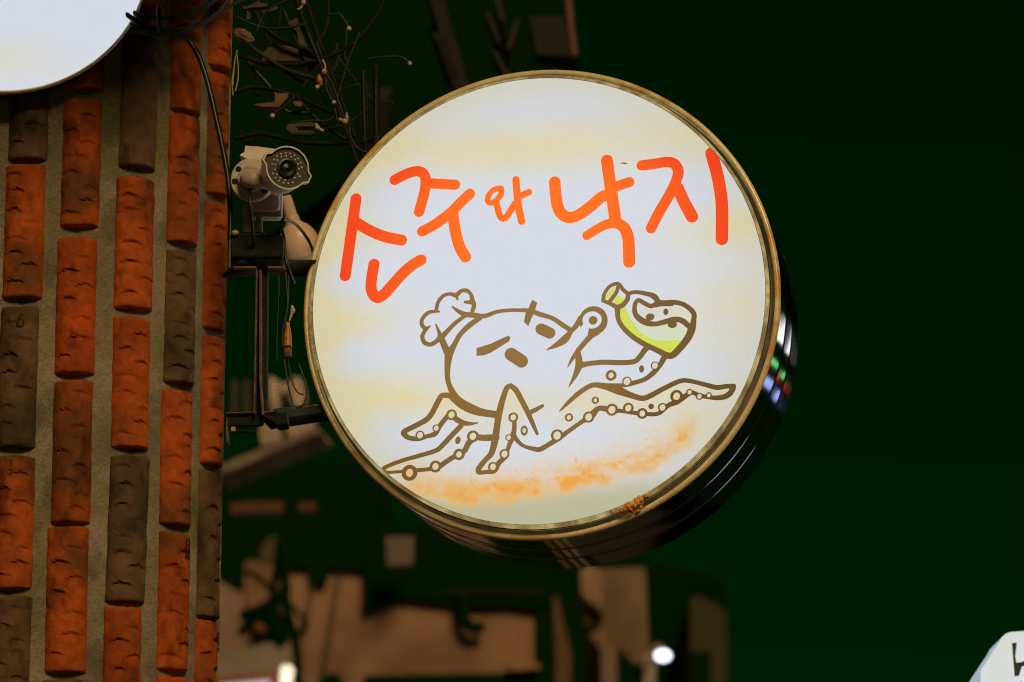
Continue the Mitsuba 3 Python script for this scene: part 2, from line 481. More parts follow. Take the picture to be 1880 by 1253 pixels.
# bun of the head scarf
ol += [stroke('d', [(540, 305, 34), (560, 240, 38), (548, 205, 42), (535, 150, 33), (500, 114, 34), (452, 116, 34), (405, 152, 40), (355, 141, 30), (300, 157, 33), (255, 210, 33), (237, 285, 32)]),
       stroke('d', [(262, 292, 18), (180, 297, 33), (125, 345, 33), (114, 400, 36), (150, 445, 36)]),
       stroke('d', [(150, 440, 36), (120, 500, 36), (138, 555, 38), (190, 572, 38), (248, 538, 40), (268, 490, 36), (235, 400, 12)]),
       stroke('d', [(405, 150, 36), (420, 188, 18)]), stroke('d', [(150, 440, 36), (188, 414, 10)]), stroke('d', [(548, 212, 44), (485, 211, 26)]),
       stroke('d', [(375, 250, 14), (420, 285, 32), (480, 315, 44), (560, 323, 46), (650, 330, 40), (750, 295, 34), (850, 281, 32), (950, 280, 32), (1040, 285, 38), (1120, 315, 42), (1230, 350, 38), (1320, 410, 42), (1390, 455, 42)]),
       stroke('d', [(610, 345, 46), (520, 410, 48), (440, 490, 44), (390, 580, 48), (348, 655, 70), (335, 750, 54), (334, 850, 46), (350, 920, 46), (390, 1000, 55), (450, 1055, 50), (550, 1112, 54), (650, 1150, 54), (770, 1168, 54)]),
       stroke('d', [(480, 330, 34), (400, 390, 36), (340, 450, 40), (290, 505, 50)]), stroke('d', [(268, 490, 36), (290, 540, 54), (320, 610, 60), (346, 660, 70)]),
       poly('d', [(1055, 192), (1098, 215), (1080, 280), (1062, 320), (1022, 416), (985, 380), (1000, 300), (1025, 260)], 1),
       poly('d', [(583, 603), (700, 568), (800, 522), (850, 498), (870, 512), (856, 545), (780, 592), (700, 642), (640, 664), (583, 668)], 1).buffer(0.0003),
       stroke('d', [(1385, 455, 42), (1340, 530, 52), (1270, 575, 42), (1180, 617, 9)]),
       stroke('d', [(1030, 1155, 42), (1085, 1128, 38), (1142, 1095, 30)])]
ol += [stroke('d', [(875, 655, 60), (965, 715, 60)]).buffer(0.0052), stroke('d', [(1130, 440, 55), (1205, 475, 55)]).buffer(0.0042)]
# eye stalk
ring = oval('e', 468, 468, 138, 142).difference(oval('e', 456, 461, 93, 84))
ring = ring.difference(poly('e', [(372, 500), (428, 546), (412, 600), (330, 690), (250, 640)], 1))
ol += [ring, oval('e', 465, 465, 42), stroke('e', [(345, 440, 48), (320, 490, 52), (265, 560, 44), (120, 690, 40), (20, 750, 8)]),
       stroke('e', [(500, 580, 60), (440, 620, 54), (350, 720, 48), (275, 820, 38), (222, 912, 8)]),
       stroke('e', [(320, 745, 40), (328, 830, 66), (330, 900, 70), (300, 980, 50), (268, 1040, 30), (232, 1104, 6)]),
       stroke('e', [(335, 900, 60), (420, 880, 50), (560, 866, 50), (720, 870, 50), (850, 862, 50), (905, 825, 52), (960, 750, 54), (1000, 715, 54)])]
# bottle
ol += [stroke('e', [(700, 340, 56), (704, 440, 46), (742, 520, 46), (830, 610, 48), (950, 690, 50), (1080, 752, 52), (1200, 805, 62), (1275, 755, 66), (1370, 640, 70), (1410, 550, 74), (1428, 470, 52), (1428, 395, 50), (1350, 322, 46), (1250, 292, 46), (1110, 292, 46), (1055, 240, 56), (1000, 215, 46), (880, 194, 38), (805, 208, 38)]),
       stroke('e', [(800, 205, 38), (795, 262, 46), (750, 318, 48), (700, 340, 50)]),
       stroke('e', [(562, 278, 38), (572, 215, 36), (625, 140, 36), (705, 114, 36), (752, 170, 38), (802, 212, 38)]),
       stroke('e', [(708, 128, 34), (692, 190, 38), (655, 245, 38), (622, 285, 38)]), stroke('e', [(562, 276, 36), (625, 303, 38), (695, 338, 46)]),
       stroke('e', [(1075, 300, 40), (1020, 328, 42), (955, 300, 44), (902, 272, 42), (868, 310, 42), (866, 390, 48), (908, 448, 58), (980, 488, 60), (1060, 500, 48), (1150, 480, 52), (1250, 455, 52), (1325, 472, 55), (1390, 528, 50)]),
       stroke('e', [(1020, 330, 40), (1120, 310, 44), (1220, 305, 48)]), oval('e', 1012, 432, 42, 34), oval('e', 1225, 505, 44, 34), oval('e', 1162, 383, 24, 32),
       stroke('e', [(1150, 818, 58), (1105, 895, 50), (1040, 970, 50), (960, 1030, 44), (850, 1065, 44), (780, 1085, 38), (600, 1088, 42), (460, 1084, 42)]),
       oval('e', 930, 930, 24, 36)]


def suckers(k, rows):
    for x, y, a, b in rows:
        ol.append(oval(k, x, y, a))
        holes.append(oval(k, x, y, b, b * 1.12, 15))


suckers('e', [(638, 992, 52, 25), (790, 1050, 46, 32), (1058, 898, 40, 28)])
# right tentacle
top = [(230, 510, 10), (300, 440, 34), (400, 350, 44), (520, 280, 44), (640, 292, 58), (740, 322, 76), (850, 365, 54), (960, 396, 48), (1040, 370, 48), (1150, 310, 44), (1300, 242, 42), (1400, 246, 38), (1500, 270, 40), (1620, 300, 44), (1700, 290, 42), (1768, 290, 46)]
low = [(1765, 305, 50), (1740, 350, 50), (1690, 382, 48), (1620, 392, 42), (1540, 385, 36), (1460, 368, 38), (1400, 345, 38), (1340, 378, 46), (1270, 425, 52), (1190, 460, 42), (1100, 532, 36), (960, 532, 38), (850, 520, 34), (760, 506, 36), (690, 512, 46), (640, 490, 50), (570, 488, 46), (505, 555, 66), (430, 602, 40), (330, 672, 38), (210, 758, 46), (140, 800, 44), (60, 850, 38), (0, 838, 32)]
ol += [stroke('g', top), stroke('g', low)]
cream.append(poly('g', [p[:2] for p in top[3:]] + [p[:2] for p in low[:-2]] + [(230, 520)], 2))
suckers('g', [(208, 725, 55, 33), (313, 565, 37, 19), (487, 562, 50, 30), (547, 413, 33, 16), (693, 497, 54, 31), (838, 482, 47, 27), (962, 530, 48, 25), (1140, 477, 40, 26), (1265, 378, 56, 30), (1380, 342, 30, 18), (1467, 378, 32, 20), (1550, 370, 28, 17)])
ol.append(oval('g', 1040, 467, 25))
# left legs
leg1 = [(850, 225, 70), (735, 220, 58), (690, 275, 62), (620, 410, 62), (550, 490, 62), (420, 560, 58), (315, 615, 60), (318, 650, 60), (370, 685, 54), (470, 695, 52), (560, 668, 46), (650, 640, 58), (700, 560, 56), (760, 480, 56), (825, 420, 60), (870, 470, 64), (960, 520, 58), (1050, 530, 36), (1130, 517, 6)]
leg2 = [(935, 555, 58), (850, 640, 58), (720, 780, 56), (650, 828, 52), (480, 880, 48), (300, 930, 46), (120, 1000, 46), (85, 1038, 46), (130, 1062, 36), (280, 1054, 34), (450, 1040, 44), (580, 1028, 44), (680, 1010, 56), (760, 955, 56), (860, 890, 56), (970, 830, 60), (1020, 740, 66), (1100, 680, 66), (1180, 685, 68), (1320, 680, 76)]
leg3 = [(1480, 112, 54), (1436, 140, 58), (1390, 270, 66), (1352, 420, 74), (1330, 560, 72), (1310, 700, 78), (1270, 850, 66), (1200, 930, 58), (1130, 1020, 60), (1135, 1062, 54), (1220, 1058, 44), (1300, 1040, 66), (1350, 960, 56), (1420, 890, 60), (1445, 820, 46), (1470, 750, 52), (1502, 680, 52), (1520, 580, 52), (1520, 500, 46)]
ol += [stroke('f', leg1), stroke('f', leg2), stroke('f', leg3),
       stroke('f', [(1480, 112, 54), (1540, 165, 62), (1600, 275, 60), (1662, 395, 58), (1722, 530, 48), (1770, 640, 32)]),
       stroke('f', [(1505, 640, 58), (1550, 712, 48), (1620, 772, 40), (1720, 803, 48), (1790, 812, 54), (1860, 778, 48)]),
       stroke('f', [(850, 240, 86), (950, 330, 80), (1100, 398, 76), (1335, 435, 72)]), oval('f', 902, 712, 29, 43, 12), oval('f', 1628, 605, 40, 56)]
holes.append(oval('f', 1628, 605, 20, 28))
suckers('f', [(487, 655, 50, 33), (664, 578, 42, 27), (832, 432, 60, 34), (372, 1068, 88, 40), (656, 998, 66, 35), (914, 866, 64, 31), (1066, 668, 66, 36), (1285, 1002, 54, 33), (1412, 862, 56, 34), (1458, 682, 38, 24), (1508, 460, 55, 31)])
cream.append(poly('f', [p[:2] for p in leg1], 2))
cream.append(poly('f', [p[:2] for p in leg2] + [(1310, 480), (1130, 520)], 2))
cream.append(poly('f', [p[:2] for p in leg3[:-1]] + [(1640, 560), (1600, 300)], 2))
holes_u = so.unary_union(holes)
outline = so.unary_union(ol).difference(holes_u)
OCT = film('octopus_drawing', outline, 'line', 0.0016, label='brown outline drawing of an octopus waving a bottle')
film('cream_fill', so.unary_union(cream).difference(so.unary_union(cream).intersection(holes_u)), 'pale', 0.0004, OCT)
labels[film('sucker_fill', holes_u, 'cream', 0.0005, OCT)] = {'kind': 'stuff'}
film('bottle_fill', so.unary_union([poly('e', [(715, 380), (770, 335), (812, 420), (880, 530), (960, 605), (1060, 650), (1170, 660), (1320, 660), (1195, 785), (1050, 730), (930, 665), (820, 580), (740, 480)], 2),
                                    poly('e', [(580, 250), (620, 185), (675, 140), (660, 200), (600, 265)], 1), poly('e', [(650, 280), (715, 215), (735, 250), (770, 240), (740, 300), (690, 310)], 1)]), 'lime', 0.0007, OCT)
film('bottle_shade', poly('e', [(870, 480), (980, 520), (1170, 515), (1230, 540), (1290, 505), (1355, 580), (1300, 668), (1060, 652), (950, 600)], 2), 'mint', 0.0006, OCT)
film('tentacle_fill', poly('e', [(888, 310), (960, 335), (1080, 350), (1200, 335), (1300, 345), (1390, 400), (1400, 505), (1300, 435), (1200, 430), (1060, 450), (1000, 430), (940, 430), (890, 370)], 2), 'pale', 0.0008, OCT)
film('rust_speck', poly('b', [(1240, 232), (1285, 228), (1312, 236), (1290, 244), (1262, 238)], 1), 'line', 0.0012, label='tiny brown rust speck between two letters')

# ---- the blank round sign in the upper left corner
W_PSI = math.radians(-8)
wu = np.array([math.cos(W_PSI), -math.sin(W_PSI), 0])
WN = np.cross(wu, SV)
WC = at(3, -90, 5.25)
WK = float((WC - EYE) @ FWD) / F
WR = 272.5 * WK
WM = frame(WC, wu, SV, WN)


def blank_light(p, n, uv):
    x = (p.x - float(WC[0])) / WK
    y = -(p.z - float(WC[2])) / WK
    c = mikit.mix((.66, .70, .78), (.70, .67, .52), 0.7 * gauss(y - 215, 45) * gauss(x + 10, 130) * (0.5 + mikit.fbm(x / 60, y / 40, 1.5, 3)))
    return c * (0.96 + 0.08 * mikit.fbm(x / 3.2, y / 3.2, 4.5, 2))


WHITE = thing('round_sign', 'blank white round lit sign, cut by the upper left corner of the photo', 'sign')
prof = [(WR - 0.004 - 0.02 + 0.02 * math.sin(a), 0.02 * math.cos(a) - 0.004) for a in np.linspace(0, math.pi / 2, 8)]
put('face', lathe([(0.0005, 0.016)] + [(r_, 0.016) for r_ in (0.08, 0.16)] + prof, 160, WM, 'flip'), 'mat_vinyl', True, WHITE, emit=mikit.proc(blank_light))
put('rim', lathe([(WR - 0.001, -0.012), (WR, -0.010), (WR, -0.004), (WR - 0.0015, -0.001), (WR - 0.0045, -0.002)], 160, WM), 'mat_brass', True, WHITE)
put('casing', lathe([(WR - 0.003, -0.008), (WR - 0.006, -0.045), (0.0005, -0.045)], 120, WM), 'mat_black_metal', 40, WHITE)

# ------------------------------------------------------------------ brick pillar
YW = 5.33
KW = pxsize(YW)
S0, RA = 130.0, 259.0            # the wall turns into a curve at S0; radius RA, in pixels at the wall
X0 = at(0, 626, YW)[0]


def path(s):
    if s < S0:
        return X0 + s * KW, YW, 0.0
    th = (s - S0) / RA
    return X0 + (S0 + RA * math.sin(th)) * KW, YW + RA * (1 - math.cos(th)) * KW, th


def zat(py, Y):
    return at(940, py, Y)[2]


WALL = thing('brick_pillar', 'curved brick pillar of upright orange and dark bricks in wide pale mortar', 'pillar')
ss = np.concatenate([[-330, -100, 50, S0], S0 + RA * np.radians(np.linspace(4, 78, 22))])
front = [path(s)[:2] for s in ss]
front.append((front[-1][0] + 11 * KW, front[-1][1] + 16 * KW))
ring_ = front + [(front[-1][0] - 0.012, front[-1][1] + 0.03), (front[-1][0] - 0.09, front[-1][1] + 0.5), (front[0][0], front[0][1] + 0.75)]
core = extr(sg.Polygon(ring_), 5.2)
core.apply_translation([0, 0, 0.0])
put('mortar', core, 'mat_mortar', 25, WALL, label='pale grubby mortar')

BW, BL = 72 * KW, 1.0            # brick width; unit length, scaled to each brick
BULGE = 0.021


def round_face(u):
    return BULGE * np.maximum(0, 1 - np.abs(u) ** 2.5) ** 0.72



def brick_mesh(seed, L, dents=True):
    r = np.random.default_rng(seed)
    nu, nv = 22, 96
    u = np.sin(np.linspace(-1, 1, nu) * 1.45) / math.sin(1.45)
    v = np.linspace(0, 1, nv)
    Ug, Vg = np.meshgrid(u, v)
    z = Vg * L
    x = Ug * BW / 2
    d = round_face(Ug)
    if dents:
        zz, side = L - 0.012 - 0.02 * r.random(), r.choice([-1, 1])
        while zz > 0.02:
            uc, wd = side * (0.30 + 0.25 * r.random()), 0.42 + 0.26 * r.random()
            q = (Ug - uc) / wd
            lip = zz - 0.006 * q ** 2 + 0.0005 * np.sin(7 * q + r.random() * 6)
            ins = np.clip(1 - q ** 2, 0, 1) ** 0.6
            below = lip - z
            dep = (0.0026 + 0.0044 * r.random()) * ins * np.where(below > 0, np.exp(-below / (0.008 + 0.010 * r.random())), 0)
            d = d - dep
            zz -= 0.020 + 0.014 * r.random()
            side = -side if r.random() < 0.8 else side
    P = np.stack([x * 40 / 1, d * 0 + seed, z * 40], -1)
    d = d + (meshkit.fbm(P * [1.6, 1, 1.2], 4, seed) - 0.5) * 0.0034 + (meshkit.fbm(P * 6, 2, seed + 9) - 0.5) * 0.0012
    endr = 0.005
    d = d - 0.004 * (np.maximum(0, 1 - z / endr) ** 2 + np.maximum(0, 1 - (L - z) / endr) ** 2)
    d = np.maximum(d, -0.002)
    x = x + (meshkit.fbm(np.stack([z * 50, z * 0 + seed, Ug * 0], -1), 3, seed) - 0.5) * 0.0028
    z = z + (meshkit.fbm(np.stack([x * 60, x * 0 + seed, np.round(Vg) * 5], -1), 3, seed + 3) - 0.5) * 0.004 * np.where((Vg < 0.01) | (Vg > 0.99), 1, 0)
    surf = np.stack([x, d, z], -1)
    # rim going back into the mortar on all four sides
    rows = [np.concatenate([surf[:, :1] * [1, 0, 1] + [0, -0.012, 0], surf, surf[:, -1:] * [1, 0, 1] + [0, -0.012, 0]], 1)]
    G = rows[0]
    G = np.concatenate([G[:1] * [1, 0, 1] + [0, -0.012, 0], G, G[-1:] * [1, 0, 1] + [0, -0.012, 0]], 0)
    h, w = G.shape[:2]
    i, j = np.meshgrid(np.arange(h - 1), np.arange(w - 1), indexing='ij')
    q = np.stack([i * w + j, i * w + j + 1, (i + 1) * w + j + 1, (i + 1) * w + j], -1).reshape(-1, 4)
    f = np.vstack([q[:, [0, 1, 2]], q[:, [0, 2, 3]]])
    # frame: x across, y = out of the wall -> mesh y out
    return trimesh.Trimesh(G.reshape(-1, 3), f[:, ::-1], process=False)


LB = 0.228
brick_ply = {}


def brick_dict(var, m):
    if (var, m) not in brick_ply:
        mesh = brick_mesh(100 + var, LB, var != 7)
        brick_ply[(var, m)] = mikit.ply(mesh, m, smooth=50)
    return brick_ply[(var, m)]


cols = [  # arc position, rows (top px, bottom px, material)
    (-62, [(-330, -90, 'o'), (-75, 165, 'r'), (182, 420, 'o'), (440, 690, 'd'), (705, 960, 'o'), (975, 1225, 'r'), (1240, 1490, 'o')]),
    (38, [(-200, 40, 'o'), (55, 296, 'd'), (306, 550, 'o'), (567, 825, 'd'), (840, 1083, 'o'), (1098, 1345, 'd')]),
    (138, [(-340, -90, 'r'), (-75, 168, 'o'), (186, 418, 'o'), (441, 688, 'r'), (702, 962, 'o'), (970, 1236, 'o'), (1250, 1500, 'd')]),
    (243, [(-190, 56, 'o'), (72, 310, 'd'), (330, 569, 'o'), (586, 824, 'o'), (840, 1107, 'd'), (1117, 1370, 'o')]),
    (343.3, [(-310, -60, 'o'), (-45, 66, 'o'), (80, 208, 'o'), (216, 450, 'r'), (464, 706, 'd'), (720, 966, 'o'), (981, 1232, 'o'), (1245, 1500, 'r')]),
    (444.1, [(-130, 128, 'o'), (140, 362, 'o'), (377, 608, 'o'), (622, 856, 'o'), (870, 1136, 'd'), (1142, 1390, 'o')])]
MATS = {'o': 'mat_brick_orange', 'r': 'mat_brick_red', 'd': 'mat_brick_dark'}
rb = random.Random(3)


def brick_frame(s, top, bot):
    x, y, th = path(s)
    zt, zb = zat(top, y), zat(bot, y)
    nrm = np.array([math.sin(th), -math.cos(th), 0])
    xs = np.array([-math.cos(th), -math.sin(th), 0])   # x, out, z right-handed
    return np.array([x, y, zb]), xs, nrm, zt - zb


for ci, (s, rows) in enumerate(cols):
    for ri, (top, bot, m) in enumerate(rows):
        o, xs, nrm, L = brick_frame(s + rb.uniform(-1.5, 1.5), top, bot)
        key = numbered(WALL + '__brick')
        sc = L / LB
        mtx = frame(o, xs * (1 + rb.uniform(-0.03, 0.03)), nrm, np.array([rb.uniform(-0.012, 0.012), 0, sc]))
        scene[key] = {**brick_dict(7 if (ci, ri) in ((3, 1), (4, 2)) else rb.randrange(7), MATS[m]), 'to_world': T(mtx)}


def stamp(text, s, top, bot, zc, uc, height, rot):
    """A mark pressed into a brick: thin dark lettering following its rounded face."""
    o, xs, nrm, L = brick_frame(s, top, bot)
    t = meshkit.text_mesh(text, height, 0.0012)
    t = t.subdivide()
    t.apply_translation([-t.bounds[:, 0].mean(), -t.bounds[:, 1].mean(), 0])
    t.apply_transform(trimesh.transformations.rotation_matrix(rot, [0, 0, 1]))
    v = t.vertices
    a = np.clip((v[:, 0] + uc * BW / 2) / (BW / 2), -1, 1)
    out = round_face(a)
    zz = zat(zc, o[1]) + v[:, 1]
    w = o * [1, 1, 0] - xs * (a * BW / 2)[:, None] + nrm * (out + v[:, 2] - 0.0004)[:, None]
    w[:, 2] = zz
    return put('stamped_mark', trimesh.Trimesh(w, t.faces, process=False), 'mat_stamp', False, WALL)


stamp('ICD', 343.3, 981, 1232, 1009, 0.45, 0.013, math.pi / 2)
stamp('ICD', 444.1, 1142, 1390, 1178, 0.35, 0.013, math.pi / 2)
stamp('JC', 38, 840, 1083, 862, -0.35, 0.016, math.pi / 2)
stamp('6', 38, 567, 825, 594, 0.05, 0.022, 0)

# ------------------------------------------------------------------ things fixed beside the pillar
# security camera
YC = 5.20
KC = pxsize(YC, 320)
CAM = thing('security_camera', 'white bullet security camera with a ring of infrared diodes beside the pillar', 'security camera')
cd = np.array([0.30, -1.0, -0.10])
fc = at(527.5, 308.5, YC)
CM = aim(fc, cd)
roll = trimesh.transformations.rotation_matrix(math.radians(-22), [0, 0, 1])
CMr = CM @ roll
RC = 40.5 * KC
# outline of the front: circle with two ears
ear = so.unary_union([sg.Point(0, 0).buffer(RC, 48), sg.Polygon([(-RC * 1.17, -RC * .20), (-RC * 1.17, RC * .16), (-RC * .9, RC * .36), (-RC * .5, RC * .3), (-RC * .5, -RC * .4), (-RC * .9, -RC * .36)]),
                      sg.Polygon([(RC * 1.17, -RC * .20), (RC * 1.17, RC * .16), (RC * .9, RC * .34), (RC * .5, RC * .3), (RC * .5, -RC * .4), (RC * .9, -RC * .34)])])
put('bezel', extr(ear.difference(ear.buffer(-0.0022)), 0.016, CMr @ trimesh.transformations.translation_matrix([0, 0, -0.014])), 'mat_white_rim', False, CAM)
put('front_glass', extr(ear.buffer(-0.0018), 0.004, CMr @ trimesh.transformations.translation_matrix([0, 0, -0.008])), 'mat_camera_front', False, CAM)
put('housing', lathe([(RC * 0.97, -0.004), (RC * 0.97, -0.05), (RC * 0.80, -0.062), (RC * 0.80, -0.105), (RC * 0.5, -0.118), (0.0005, -0.118)], 64, CM), 'mat_cream', 40, CAM)
put('lens', lathe([(RC * .44, -0.006), (RC * .44, 0.0005), (RC * .36, 0.001), (RC * .2, -0.0015), (0.0003, 0.0005)], 48, CM), 'mat_lens', 30, CAM)
leds = []
for k, (rr, n_) in enumerate(((0.56, 15), (0.70, 20))):
    for i in range(n_):
        a = 2 * math.pi * (i + 0.4 * k) / n_
        if rng.random() < 0.12:
            continue
        s = trimesh.creation.icosphere(1, 0.0017)
        s.apply_translation([rr * RC * math.cos(a), rr * RC * math.sin(a), -0.0036])
        leds.append(s)
leds = cat(leds)
leds.apply_transform(CM)
put('diode_ring', leds, 'mat_led', True, CAM, kind='stuff')
# sun shield over the body
put('sun_shield', slab([(450, 268), (470, 269), (514, 275), (506, 292), (455, 292), (440, 285), (449, 279)], YC + 0.07, 0.04), 'mat_cream', False, CAM)
# base disc and neck on the junction box
bd = at(464, 331, YC + 0.075)
BM = aim(bd, (-0.12, -1.0, -0.16))
put('base_disc', lathe([(0.0005, 0.009), (21 * KC, 0.009), (39 * KC, 0.008), (41 * KC, 0.005), (41.5 * KC, 0.0), (41 * KC, -0.006)], 64, BM), 'mat_cream', 40, CAM)
put('collar', lathe([(25 * KC, 0.007), (25 * KC, 0.017), (23 * KC, 0.021), (17 * KC, 0.0215), (14 * KC, 0.030)], 48, BM), 'mat_cream_dirty', 40, CAM)
put('neck', tube([bd + BM[:3, 2] * 0.01, bd + BM[:3, 2] * 0.034 + [0.004, 0, -0.002], fc + CM[:3, 2] * -0.07 + [0, 0, -0.012], fc + CM[:3, 2] * -0.06], [18 * KC, 17 * KC, 15 * KC, 15 * KC], 20), 'mat_cream_dirty', True, CAM)
for a in (2.45, -0.75, 4.0 - 2 * math.pi + 5.5):
    put('screw_hole', lathe([(0.0005, 0.0102), (5.2 * KC, 0.0102), (5.2 * KC, 0.006)], 20, BM @ trimesh.transformations.translation_matrix([32 * KC * math.cos(a), 32 * KC * math.sin(a), 0])), 'mat_black', False, CAM)

# junction box behind the camera
YB = YC + 0.14
JB = thing('junction_box', 'cream plastic junction box behind the round base of the security camera', 'junction box')
bx = rbox(58 * KC, 0.075, 118 * KC, 0.007, frame(at(489, 342, YB), [1, 0, 0], [0, 1, 0], [0, 0, 1]))
put('body', bx, 'mat_cream', 40, JB)
put('lid_seam', rbox(59.0 * KC, 0.004, 119.0 * KC, 0.0018, frame(at(489, 342, YB - 0.022), [1, 0, 0], [0, 1, 0], [0, 0, 1])), 'mat_cream_dirty', 40, JB)
PIPE = put('conduit', tube([at(455, 375, YB), at(454, 410, YB), at(453, 440, YB + 0.01)], 7.5 * KC, 14), 'mat_yellow_pipe', True)
tag(PIPE, 'short yellow conduit pipe below the security camera', 'pipe')
PIPE2 = put('conduit', tube([at(476, 395, YB), at(476, 420, YB), at(477, 445, YB + 0.01)], 7.0 * KC, 14), 'mat_cream_dirty', True)
tag(PIPE2, 'short cream conduit pipe between the junction box and the black box', 'pipe')
c = put('camera_cable', wire([(458, 345, -.05), (459, 375, -.06), (461, 400, -.05), (464, 425, -.03), (466, 450, 0.0)], YB - 0.03, 3.6), 'mat_rubber', True)
tag(c, 'black cable hanging straight down from the round camera base', 'cable')
c = put('camera_cable', wire([(519, 403, .02), (530, 405, .05), (545, 414, .12), (560, 432, .22), (571, 452, .32), (577, 475, .40), (584, 505, .46)], YB - 0.01, 3.0), 'mat_rubber', True)
tag(c, 'black cable arching from the junction box across the pink lamp', 'cable')
c = put('camera_cable', wire([(512, 412, .02), (519, 428), (522, 445), (524, 470), (528, 492), (540, 520, .03)], YB, 3.4), 'mat_rubber', True)
tag(c, 'black cable dropping from the junction box beside the black box', 'cable')

# lamp behind
YL = 5.80
LAMP = thing('reflector_lamp', 'unlit pinkish reflector lamp peeping out behind the lit sign', 'lamp')
la, lb = at(532, 390, YL - 0.02), at(558, 477, YL + 0.02)
LM = aim(la, lb - la, (1, 0, 0))
ll = float(np.linalg.norm(lb - la))
KL = pxsize(YL, 440)
put('bulb', lathe([(0.0005, 0), (10 * KL, 0.001), (13 * KL, 0.008), (14 * KL, .20 * ll), (17 * KL, .26 * ll), (25 * KL, .33 * ll), (31 * KL, .42 * ll), (35.5 * KL, .54 * ll), (38 * KL, .68 * ll), (38.5 * KL, .80 * ll), (37.5 * KL, .89 * ll)], 56, LM), 'mat_pink_ceramic', True, LAMP)
put('glass_rim', lathe([(38.2 * KL, .86 * ll), (38.5 * KL, .97 * ll), (35 * KL, 1.02 * ll), (0.0005, 1.06 * ll)], 56, LM), 'mat_cream_dirty', 30, LAMP)
put('socket', lathe([(0.0005, -0.030), (11 * KL, -0.030), (12 * KL, -0.004), (12 * KL, 0.012)], 32, LM), 'mat_pink_ceramic', 40, LAMP)

# black box and the sign bracket
YP = 5.36
KP = pxsize(YP, 600)
BB = thing('black_box', 'black weathered electrical box below the security camera', 'box')
put('body', rbox(100 * KP, 0.09, 46 * KP, 0.006, frame(at(474, 465, YP), [1, 0, 0], [0, 1, 0], [0, 0, 1])), 'mat_black_metal', 40, BB)
put('lid', rbox(56 * KP, 0.07, 12 * KP, 0.005, frame(at(462, 441, YP - 0.01), [1, 0, 0], [0, 1, 0], [0, 0, 1])), 'mat_rubber', 40, BB)
n_ = put('insulator', cat([trimesh.creation.icosphere(2, 7 * KP).apply_transform(frame(at(432, 428, YP - 0.05), [1, 0, 0], [0, 1, 0], [0, 0, 0.8]))]), 'mat_yellow_pipe', True)
tag(n_, 'small yellowish knob at the left end of the black box', 'knob')

BR = thing('sign_bracket', 'dark steel bracket with an upright post that carries the lit octopus sign', 'bracket')
put('top_rail', beam(at(424, 494, YP - 0.045), at(630, 492, YP + 0.36), 6 * KP, 0.045, 0.0015), 'mat_black_metal', False, BR)
for a, b in ((428, 471), (492, 523)):
    put('rail_lip', beam(at(a, 492.5, YP - 0.075), at(b, 492.5, YP - 0.075), 4.5 * KP, 0.012, 0.0012), 'mat_rusty', False, BR)
put('left_lip', beam(at(422.5, 440, YP - 0.07), at(421.5, 494, YP - 0.07), 3 * KP, 0.012, 0.001), 'mat_rusty', False, BR)
put('post', beam(at(482, 497, YP + 0.012), at(479.5, 764, YP + 0.012), 22 * KP, 0.03, 0.002), 'mat_black_metal', False, BR)
put('post_flange', beam(at(472.2, 498, YP - 0.02), at(467.5, 762, YP - 0.02), 3.6 * KP, 0.02, 0.001), 'mat_rusty', False, BR)
put('post_flange', beam(at(478.5, 498, YP - 0.02), at(478.5, 700, YP - 0.02), 4.2 * KP, 0.02, 0.001), 'mat_rusty', False, BR)
put('post_flange', beam(at(478.5, 699, YP - 0.02), at(483, 764, YP - 0.02), 4.2 * KP, 0.02, 0.001), 'mat_rusty', False, BR)
put('arm', slab([(416, 763), (476, 760), (487, 766), (510, 780), (528, 777), (526, 757), (484, 763), (478, 758), (416, 759)], YP - 0.01, 0.05), 'mat_black_metal', False, BR)
put('arm', beam(at(500, 770, YP + 0.03), at(640, 750, YP + 0.40), 24 * KP, 0.03, 0.002), 'mat_black_metal', False, BR)
put('arm_lip', beam(at(416, 759.5, YP - 0.016), at(468, 758.5, YP - 0.016), 2.6 * KP, 0.01, 0.0008), 'mat_rusty', False, BR)
put('arm_lip', beam(at(482, 760.5, YP - 0.016), at(618, 741.5, YP + 0.31), 2.6 * KP, 0.01, 0.0008), 'mat_rusty', False, BR)
put('arm_plate', slab([(415, 763), (476, 763), (484, 770), (482, 777), (472, 780), (418, 781)], YP - 0.012, 0.02), 'mat_black_metal', False, BR)
put('arm_plate', slab([(415, 759), (418, 759), (419, 812), (416, 814)], YP - 0.012, 0.03), 'mat_rusty', False, BR)
bt = tube([at(424, 791, YP - 0.03), at(470, 793, YP - 0.02)], 4 * KP, 8)
put('bolt', bt, 'mat_black_metal', 40, BR)
put('bolt_head', rbox(8 * KP, 0.012, 8 * KP, 0.001, frame(at(428.5, 789, YP - 0.035), [1, 0, 0], [0, 1, 0], [0, 0, 1])), 'mat_cream_dirty', False, BR)

# hanging wires with the orange splice cap
HW = thing('hanging_wires', 'thin black wires in a loop with an orange cap, hanging left of the lit sign', 'wires')
YH = 5.34
put('strand', wire([(524, 500), (527, 540), (527, 565), (522, 590), (518, 620), (522, 665), (528, 700), (533, 725), (540, 745), (552, 748), (561, 735), (563, 712), (556, 690), (548, 668)], YH, 1.7), 'mat_rubber', True, HW)
put('strand', wire([(530, 500), (529, 550), (524, 600), (527, 650), (534, 690), (540, 710), (548, 722), (558, 725)], YH + .01, 1.5), 'mat_rubber', True, HW)
put('strand', wire([(512, 505), (511, 560), (509, 600), (508, 640), (509, 665)], YH + .02, 1.0), 'mat_rubber', True, HW)
put('splice_cap', tube([at(528, 592, YH - .004), at(528.5, 602, YH - .004), at(528.5, 606, YH - .004), at(528, 622, YH - .004), at(528, 638, YH - .004)], [3.6 * KP, 4 * KP, 5.5 * KP, 7.5 * KP, 8.5 * KP], 14), 'mat_orange_plastic', True, HW, label='orange plastic splice cap')
